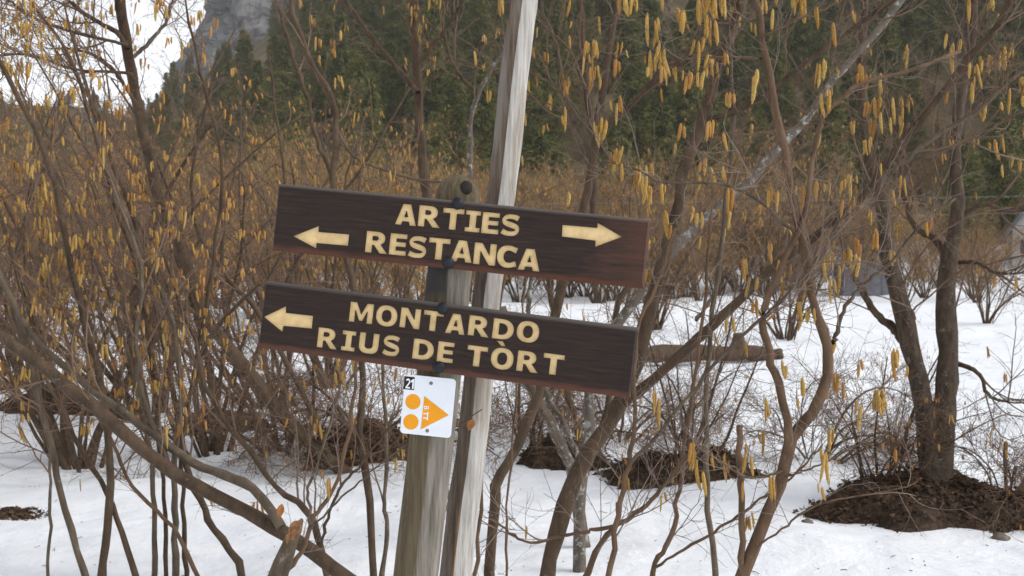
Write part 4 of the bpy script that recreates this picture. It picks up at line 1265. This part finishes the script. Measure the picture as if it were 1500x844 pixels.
# ------------------------------------------------------------------ wood on the slope
def conifer_variant(seed, H, slim):
    r = np.random.RandomState(seed)
    n = 12
    zt = np.linspace(-0.6, H * 0.97, n)
    tp = np.stack([0.12 * r.randn(n).cumsum() * 0.3, 0.12 * r.randn(n).cumsum() * 0.3, zt], -1)[None]
    trunk = tubes('trunk', [(tp, (0.017 * H * (1 - 0.93 * np.clip(zt, 0, H) / H))[None], 7, True)], M['conifer_bark'])
    nb = 150
    z = H * (0.10 + 0.88 * (np.arange(nb) + r.rand(nb)) / nb)
    az = r.rand(nb) * 6.283
    Lb = slim * H * (1 - z / H) ** 0.75 * (0.65 + 0.5 * r.rand(nb)) + 0.25
    ns = 22
    t = (np.arange(ns)[None] + r.rand(nb, ns)) / ns
    t = t ** 0.75
    droop = (0.10 + 0.30 * (1 - z / H))[:, None]
    rad = Lb[:, None] * t
    cz = z[:, None] + rad * (0.25 - droop * 1.6 * t)
    ca = az[:, None] + (0.34 * r.randn(nb, ns)) * (1.1 - 0.4 * t)
    c = np.stack([rad * np.cos(ca), rad * np.sin(ca), cz + 0.14 * r.randn(nb, ns)], -1).reshape(-1, 3)
    out = np.stack([np.cos(ca), np.sin(ca), -0.35 + 0 * ca], -1).reshape(-1, 3)
    m = len(c)
    V, F = [], []
    for q in range(4):
        d = norm(out + 0.75 * r.randn(m, 3)); e = norm(np.cross(d, r.randn(m, 3)))
        l = (0.17 + 0.24 * r.rand(m))[:, None] * (H / 14); w = l * 0.19
        cq = c + 0.10 * r.randn(m, 3)
        V.append(np.stack([cq - d * l * 0.3, cq + e * w, cq + d * l, cq - e * w], 1).reshape(-1, 3))
        F.append(np.arange(4 * m).reshape(-1, 4) + q * 4 * m)
    crown = mesh_np('crown', np.concatenate(V), np.concatenate(F), M['needles'], smooth=False)
    return trunk, crown


CON = [conifer_variant(7, 15, 0.20), conifer_variant(8, 14, 0.23), conifer_variant(9, 16, 0.17), conifer_variant(10, 12, 0.25)]


def place_conifer(v, x, y, z, s, rz, label, group=None):
    root = thing('conifer_tree', label, 'tree', (x, y, z), (0, 0, rz), group)
    root.scale = (s, s, s)
    link('trunk', v[0], root); link('crown', v[1], root)
    return root


BARE = [shrub_variant(181 + k, 5, 9.0, 16, 14, 9, 0.0, 0.0, 'brush', l2=(1.0, 2.6), fine=3.6, r0=0.10) for k in range(2)]
r3 = np.random.RandomState(11)
n_con = 0
for row, Y in enumerate(np.linspace(93, 228, 17)):
    step = 7.4 / Y * FPX
    px = -120 + step * r3.rand()
    while px < 1620:
        q = px + (r3.rand() - 0.5) * step * 0.7
        yy = Y + (r3.rand() - 0.5) * 8
        left = np.clip((q - 150) / 260, 0, 1)
        zz = float(slope_z(np.array(q), np.array(yy)))
        ytop = HY - (zz + 13 - EYE) / yy * FPX
        ybase = HY - (zz - EYE) / yy * FPX
        if ybase > -20 and r3.rand() < 0.93 and not (215 < q < 440 and ytop < 62):
            x = (q - CX) / FPX * yy
            if r3.rand() < 0.16 + 0.5 * (1 - left):
                place_shrub(BARE[r3.randint(2)], x, yy, 0.85 + 0.5 * r3.rand(), r3.rand() * 6.28, 'bare brown tree among the conifers on the far slope', 'bare trees on the far slope', 'bare_tree', 'tree', zz - 0.2)
            else:
                place_conifer(CON[r3.randint(4)], x, yy, zz - 0.2, (0.85 + 0.5 * r3.rand()) * (0.55 + 0.45 * left), r3.rand() * 6.28, 'dark green conifer in the wood on the far slope', 'conifers on the far slope')
            n_con += 1
        px += step
for k in range(150):
    q = -140 + 640 * (k + r3.rand()) / 150
    yy = 226 + 100 * r3.rand()
    zz = float(slope_z(np.array(q), np.array(yy)))
    ytop = HY - (zz + 12 - EYE) / yy * FPX
    if 225 < q < 400 and ytop < 70: continue
    if q < 225 and r3.rand() < 0.4 or r3.rand() < 0.2:
        place_shrub(BARE[r3.randint(2)], (q - CX) / FPX * yy, yy, 0.7 + 0.4 * r3.rand(), r3.rand() * 6.28, 'bare brown tree among the conifers on the far slope', 'bare trees on the far slope', 'bare_tree', 'tree', zz - 0.2)
    else:
        place_conifer(CON[r3.randint(4)], (q - CX) / FPX * yy, yy, zz - 0.2, (0.6 if q > 225 else 0.38) + 0.3 * r3.rand(), r3.rand() * 6.28, 'dark green conifer in the wood on the far slope', 'conifers on the far slope')
for k in range(110):
    q = 480 + 1080 * (k + r3.rand()) / 110
    yy = 92 + 56 * r3.rand()
    place_shrub(FAR[r3.randint(3)], (q - CX) / FPX * yy, yy, 0.8 + 0.7 * r3.rand(), r3.rand() * 6.28, 'brown bush on the foot of the wooded slope', 'bushes on the foot of the slope', z=float(slope_z(np.array(q), np.array(yy))) - 0.1)


# ------------------------------------------------------------------ small and far things
def fallen_log():
    pts = [list(P(905, 528, 16.6)) + [0.10], list(P(950, 520, 16.8)) + [0.15], list(P(1010, 517, 17.2)) + [0.15], list(P(1080, 518, 17.5)) + [0.14], list(P(1130, 520, 17.8)) + [0.12], list(P(1141, 522, 17.85)) + [0.10]]
    p = crom(pts, 26)
    p[:, :3] += 0.015 * rs.randn(26, 3)
    p[:, 3] *= 1 + 0.08 * rs.randn(26)
    base = p[10, :3] - np.array([0, 0, 0.15])
    t = thing('fallen_log', 'fallen brown log lying on the snow right of the lower board', 'log', tuple(base))
    link('trunk', tubes('trunk', [(p[None, :, :3], p[None, :, 3], 10, True)], M['bark_brown'], base), t)
    st = crom([list(P(1080, 520, 17.5)) + [0.16], list(P(1082, 503, 17.5)) + [0.13], list(P(1081, 488, 17.5)) + [0.09]], 8)
    link('branch_stub', tubes('branch_stub', [(st[None, :, :3], st[None, :, 3], 8, True)], M['bark_brown'], base), t)


fallen_log()


def broken_stub():
    a, b = P(388, 905, 3.28), P(431, 776, 3.28)
    g = a.copy(); g[2] = float(ground(a[0], a[1])) - 0.05; g[0] -= 0.10
    p = crom([list(g) + [0.045], list(a) + [0.036], list(b) + [0.030]], 22)
    s = 14
    th = np.arange(s) * 2 * np.pi / s
    V = np.zeros((22, s, 3))
    for k in range(22):
        r = p[k, 3] * (1 + 0.10 * fbm(np.cos(th) * 2, np.sin(th) * 2 + k * 0.2, 3, 91))
        V[k] = p[k, :3] + np.stack([r * np.cos(th), r * np.sin(th), 0 * th], -1)
    # torn slantwise: the far right edge stands up, the near left edge is split down
    cutv = (np.cos(th) * 0.6 + np.sin(th) * 0.8)
    V[-1, :, 2] += 0.034 * cutv + 0.008 * rs.randn(s)
    V[-2, :, 2] += 0.024 * cutv; V[-3, :, 2] += 0.013 * cutv; V[-4, :, 2] += 0.008 * cutv
    idx = np.arange(22 * s).reshape(22, s)
    x, y = idx[:-1], idx[1:]
    F = np.stack([x, np.roll(x, -1, 1), np.roll(y, -1, 1), y], -1).reshape(-1, 4)
    t = thing('broken_stub', 'thick broken hazel stub with a pale orange torn top, bottom left of the post', 'stump', tuple(g))
    link('bark', mesh_np('bark', V.reshape(-1, 3) - g, F, M['bark_grey']), t)
    ring = V[-1] * 0.97 + V[-1].mean(0) * 0.03
    VV = np.vstack([ring, ring.mean(0) + np.array([0, 0, -0.006])]) - g
    F3 = np.stack([np.arange(s), np.roll(np.arange(s), -1), np.full(s, s)], -1)
    link('torn_wood', mesh_np('torn_wood', VV, F3, M['fresh_wood'], smooth=False), t)


broken_stub()


def dry_leaf(px, py, d, L, rx, rz, label):
    n = 7
    t = np.linspace(0, 1, n); w = 0.34 * np.sin(np.pi * t ** 0.8) * L + 0.0008
    rows = np.stack([np.stack([-w, 0.25 * w + 0.2 * L * t ** 2, -L * t], -1), np.stack([0 * w, 0.2 * L * t ** 2 - 0.1 * w, -L * t], -1), np.stack([w, 0.3 * w + 0.2 * L * t ** 2, -L * t], -1)], 1)
    idx = np.arange(n * 3).reshape(n, 3)
    F = np.concatenate([np.stack([idx[:-1, k], idx[:-1, k + 1], idx[1:, k + 1], idx[1:, k]], -1) for k in (0, 1)])
    o = link('dry_leaf', mesh_np('dry_leaf', rows.reshape(-1, 3), F, M['dry_leaf']), loc=tuple(P(px, py, d)))
    o.rotation_euler = (rx, 0.2, rz)
    tag(o, label, 'leaf')


dry_leaf(692, 614, 2.775, 0.036, 0.1, 0.3, 'small dry orange leaf caught on the pale pole beside the plate')
dry_leaf(413, 738, 3.27, 0.046, -0.2, 0.9, 'dry orange leaf hanging just above the broken stub')
dry_leaf(1137, 458, 3.3, 0.05, 0.6, 1.2, 'dry brown leaf beside the left fork of the smooth hazel')


def box_mesh(name, x0, x1, y0, y1, z0, z1, m):
    V = np.array([(x, y, z) for z in (z0, z1) for y in (y0, y1) for x in (x0, x1)], float)
    F = np.array([(0, 2, 3, 1), (4, 5, 7, 6), (0, 1, 5, 4), (2, 6, 7, 3), (0, 4, 6, 2), (1, 3, 7, 5)])
    return mesh_np(name, V, F, m, smooth=False)


M['house_wall'] = simple('house_wall', [(0.3, (0.30, 0.28, 0.255)), (0.7, (0.48, 0.465, 0.44))], 2.5, bump=0.5, bdist=0.05)
M['slate'] = simple('slate', [(0.3, (0.09, 0.09, 0.095)), (0.7, (0.19, 0.185, 0.18))], 4)
M['dark_glass'] = simple('dark_glass', [(0.3, (0.03, 0.035, 0.04)), (0.7, (0.05, 0.055, 0.06))], 2, rough=0.15)
M['frame_wood'] = simple('frame_wood', [(0.3, (0.07, 0.045, 0.03)), (0.7, (0.13, 0.09, 0.06))], 6)
M['blue_sheet'] = simple('blue_sheet', [(0.3, (0.10, 0.112, 0.14)), (0.7, (0.17, 0.182, 0.215))], 1.5, rough=0.6)


def house():
    d = 78.0
    x0 = (1483 - CX) / FPX * d; W_, Dp, H, G = 8.0, 9.0, 2.9, 5.6
    z = float(ground(x0 + 3, d)) - 0.1
    t = thing('stone_house', 'grey stone house with a dark window cut by the right edge of the photo', 'house', (x0, d, z), (0, 0, -math.radians(24)))
    V = np.array([(0, 0, -1), (W_, 0, -1), (W_, 0, H), (W_ / 2, 0, H + G), (0, 0, H), (0, Dp, -1), (W_, Dp, -1), (W_, Dp, H), (W_ / 2, Dp, H + G), (0, Dp, H)], float)
    me = bpy.data.meshes.new('wall')
    me.from_pydata([tuple(v) for v in V], [], [(0, 1, 2, 3, 4), (9, 8, 7, 6, 5), (0, 4, 9, 5), (1, 6, 7, 2)]); me.materials.append(M['house_wall'])
    link('wall', me, t)
    for sgn in (-1, 1):
        ex, rx = (W_ / 2 + sgn * (W_ / 2 + 0.45)), W_ / 2
        sl = G / (W_ / 2); ze = H - 0.45 * sl
        q = [(ex, -0.5, ze + 0.05), (rx, -0.5, H + G + 0.05), (rx, Dp + 0.5, H + G + 0.05), (ex, Dp + 0.5, ze + 0.05)]
        up = [(a, b, c + 0.28) for a, b, c in q]
        me = bpy.data.meshes.new('roof')
        me.from_pydata(q + up, [], [(0, 1, 2, 3), (7, 6, 5, 4), (0, 4, 5, 1), (1, 5, 6, 2), (2, 6, 7, 3), (3, 7, 4, 0)]); me.materials.append(M['slate'])
        link('roof', me, t)
    for (wx, wz) in ((0.55, 0.95), (3.6, 0.95), (6.4, 0.95), (3.6, 4.0)):
        fr = bpy.data.meshes.new('window')
        a, b, c, e = wx, wx + 0.85, wz, wz + 1.15
        k = 0.09
        o_, i_ = [(a, c), (b, c), (b, e), (a, e)], [(a + k, c + k), (b - k, c + k), (b - k, e - k), (a + k, e - k)]
        V = [(p[0], -0.06, p[1]) for p in o_] + [(p[0], -0.06, p[1]) for p in i_] + [(p[0], 0.0, p[1]) for p in o_] + [(p[0], -0.01, p[1]) for p in i_]
        F = []
        for j in range(4):
            l = (j + 1) % 4
            F += [(j, l, 4 + l, 4 + j), (8 + l, 8 + j, j, l)[::-1], (4 + j, 4 + l, 12 + l, 12 + j)]
        fr.from_pydata(V, [], F); fr.materials.append(M['frame_wood'])
        w = link('window', fr, t)
        link('pane', box_mesh('pane', a + k, b - k, -0.02, -0.005, c + k, e - k, M['dark_glass']), w)


house()


def shed():
    d = 66.0
    x0 = (1237 - CX) / FPX * d
    z = float(ground(x0, d)) - 0.1
    t = thing('metal_shed', 'small blue-grey shed beyond the snow, half hidden by the twin trunks', 'shed', (x0, d, z))
    for k in range(6):
        link('wall_panel', box_mesh('wall_panel', 0.5 * k + 0.01, 0.5 * k + 0.49, -0.03 * (k % 2), 0.06, 0, 2.15, M['blue_sheet']), t)
    link('side_wall', box_mesh('side_wall', 2.98, 3.05, 0.08, 2.2, 0, 2.1, M['blue_sheet']), t)
    link('side_wall', box_mesh('side_wall', -0.05, 0.0, 0.08, 2.2, 0, 2.1, M['blue_sheet']), t)
    link('roof', box_mesh('roof', -0.2, 3.2, -0.25, 2.4, 2.17, 2.27, M['slate']), t)


shed()

for (y0, y1, lab) in ((298, 284, 'upper thin overhead cable crossing before the dark wood at right'), (318, 310, 'lower thin overhead cable crossing before the dark wood at right')):
    a, b = P(-400, y0, 46), P(1900, y1, 42)
    t_ = np.linspace(0, 1, 40)[:, None]
    p = a * (1 - t_) + b * t_; p[:, 2] -= 0.5 * (4 * t_ * (1 - t_))[:, 0] - 0.25
    o = link('overhead_cable', tubes('overhead_cable', [(p[None], np.full((1, 40), 0.009), 5, False)], M['screw'], p[0]), loc=tuple(p[0]))
    tag(o, lab, 'cable')

# stones on the snow
def stone(px, py, size, seed, label):
    d = EYE * FPX / (py - HY)
    x, y = at(px, d)
    bm = bmesh.new(); bmesh.ops.create_icosphere(bm, subdivisions=3, radius=1)
    for v in bm.verts:
        n = 1 + 0.5 * float(fbm(np.array(v.co.x * 1.5 + seed), np.array(v.co.y * 1.5 + v.co.z), 4, seed))
        v.co = Vector((v.co.x * size * n, v.co.y * size * 0.8 * n, v.co.z * size * 0.55 * n))
    me = bpy.data.meshes.new('stone'); bm.to_mesh(me); bm.free(); me.materials.append(M['stone'])
    for p in me.polygons: p.use_smooth = True
    o = link('stone', me, loc=(x, y, float(ground(x, y)) + size * 0.1))
    tag(o, label, 'stone')


stone(1466, 797, 0.055, 3, 'brown stone on the snow below the bank at the right edge')
stone(1183, 776, 0.035, 5, 'small dark stone on the snow left of the large earth bank')
stone(312, 650, 0.10, 7, 'dark rounded stone beside the bank under the left shrubs')

# shed twigs and bud scales lying on the snow
k = 700
dd = 4.6 + 12 * rs.rand(k) ** 1.5
xx = dd * (rs.rand(k) * 1.5 - 0.78)
zz = ground(xx, dd)
a_ = rs.rand(k) * 6.28
L_ = 0.004 + 0.035 * rs.rand(k) ** 4
e_ = np.stack([np.cos(a_), np.sin(a_), 0 * a_], -1) * L_[:, None]
c_ = np.stack([xx, dd, zz + 0.003], -1)
pp = np.stack([c_ - e_, c_ + 0.002 * rs.randn(k, 3), c_ + e_], 1)
o = link('twig_litter', tubes('twig_litter', [(pp, np.full((k, 3), 0.0022), 3, False)], M['twig']), kind='stuff')
o['label'] = 'shed twigs and bud scales scattered on the snow'; o['category'] = 'litter'


# the moist air of the valley
hz, HN, HL, hb = newmat('haze')
HN.remove(hb)
pv = HN.new('ShaderNodeVolumePrincipled')
pv.inputs['Color'].default_value = (0.96, 0.96, 0.96, 1)
pv.inputs['Density'].default_value = 0.00030
HL.new(pv.outputs['Volume'], HN['Material Output'].inputs['Volume'])
link('haze', box_mesh('haze', -760, 760, -140, 520, -8, 190, hz), kind='stuff')
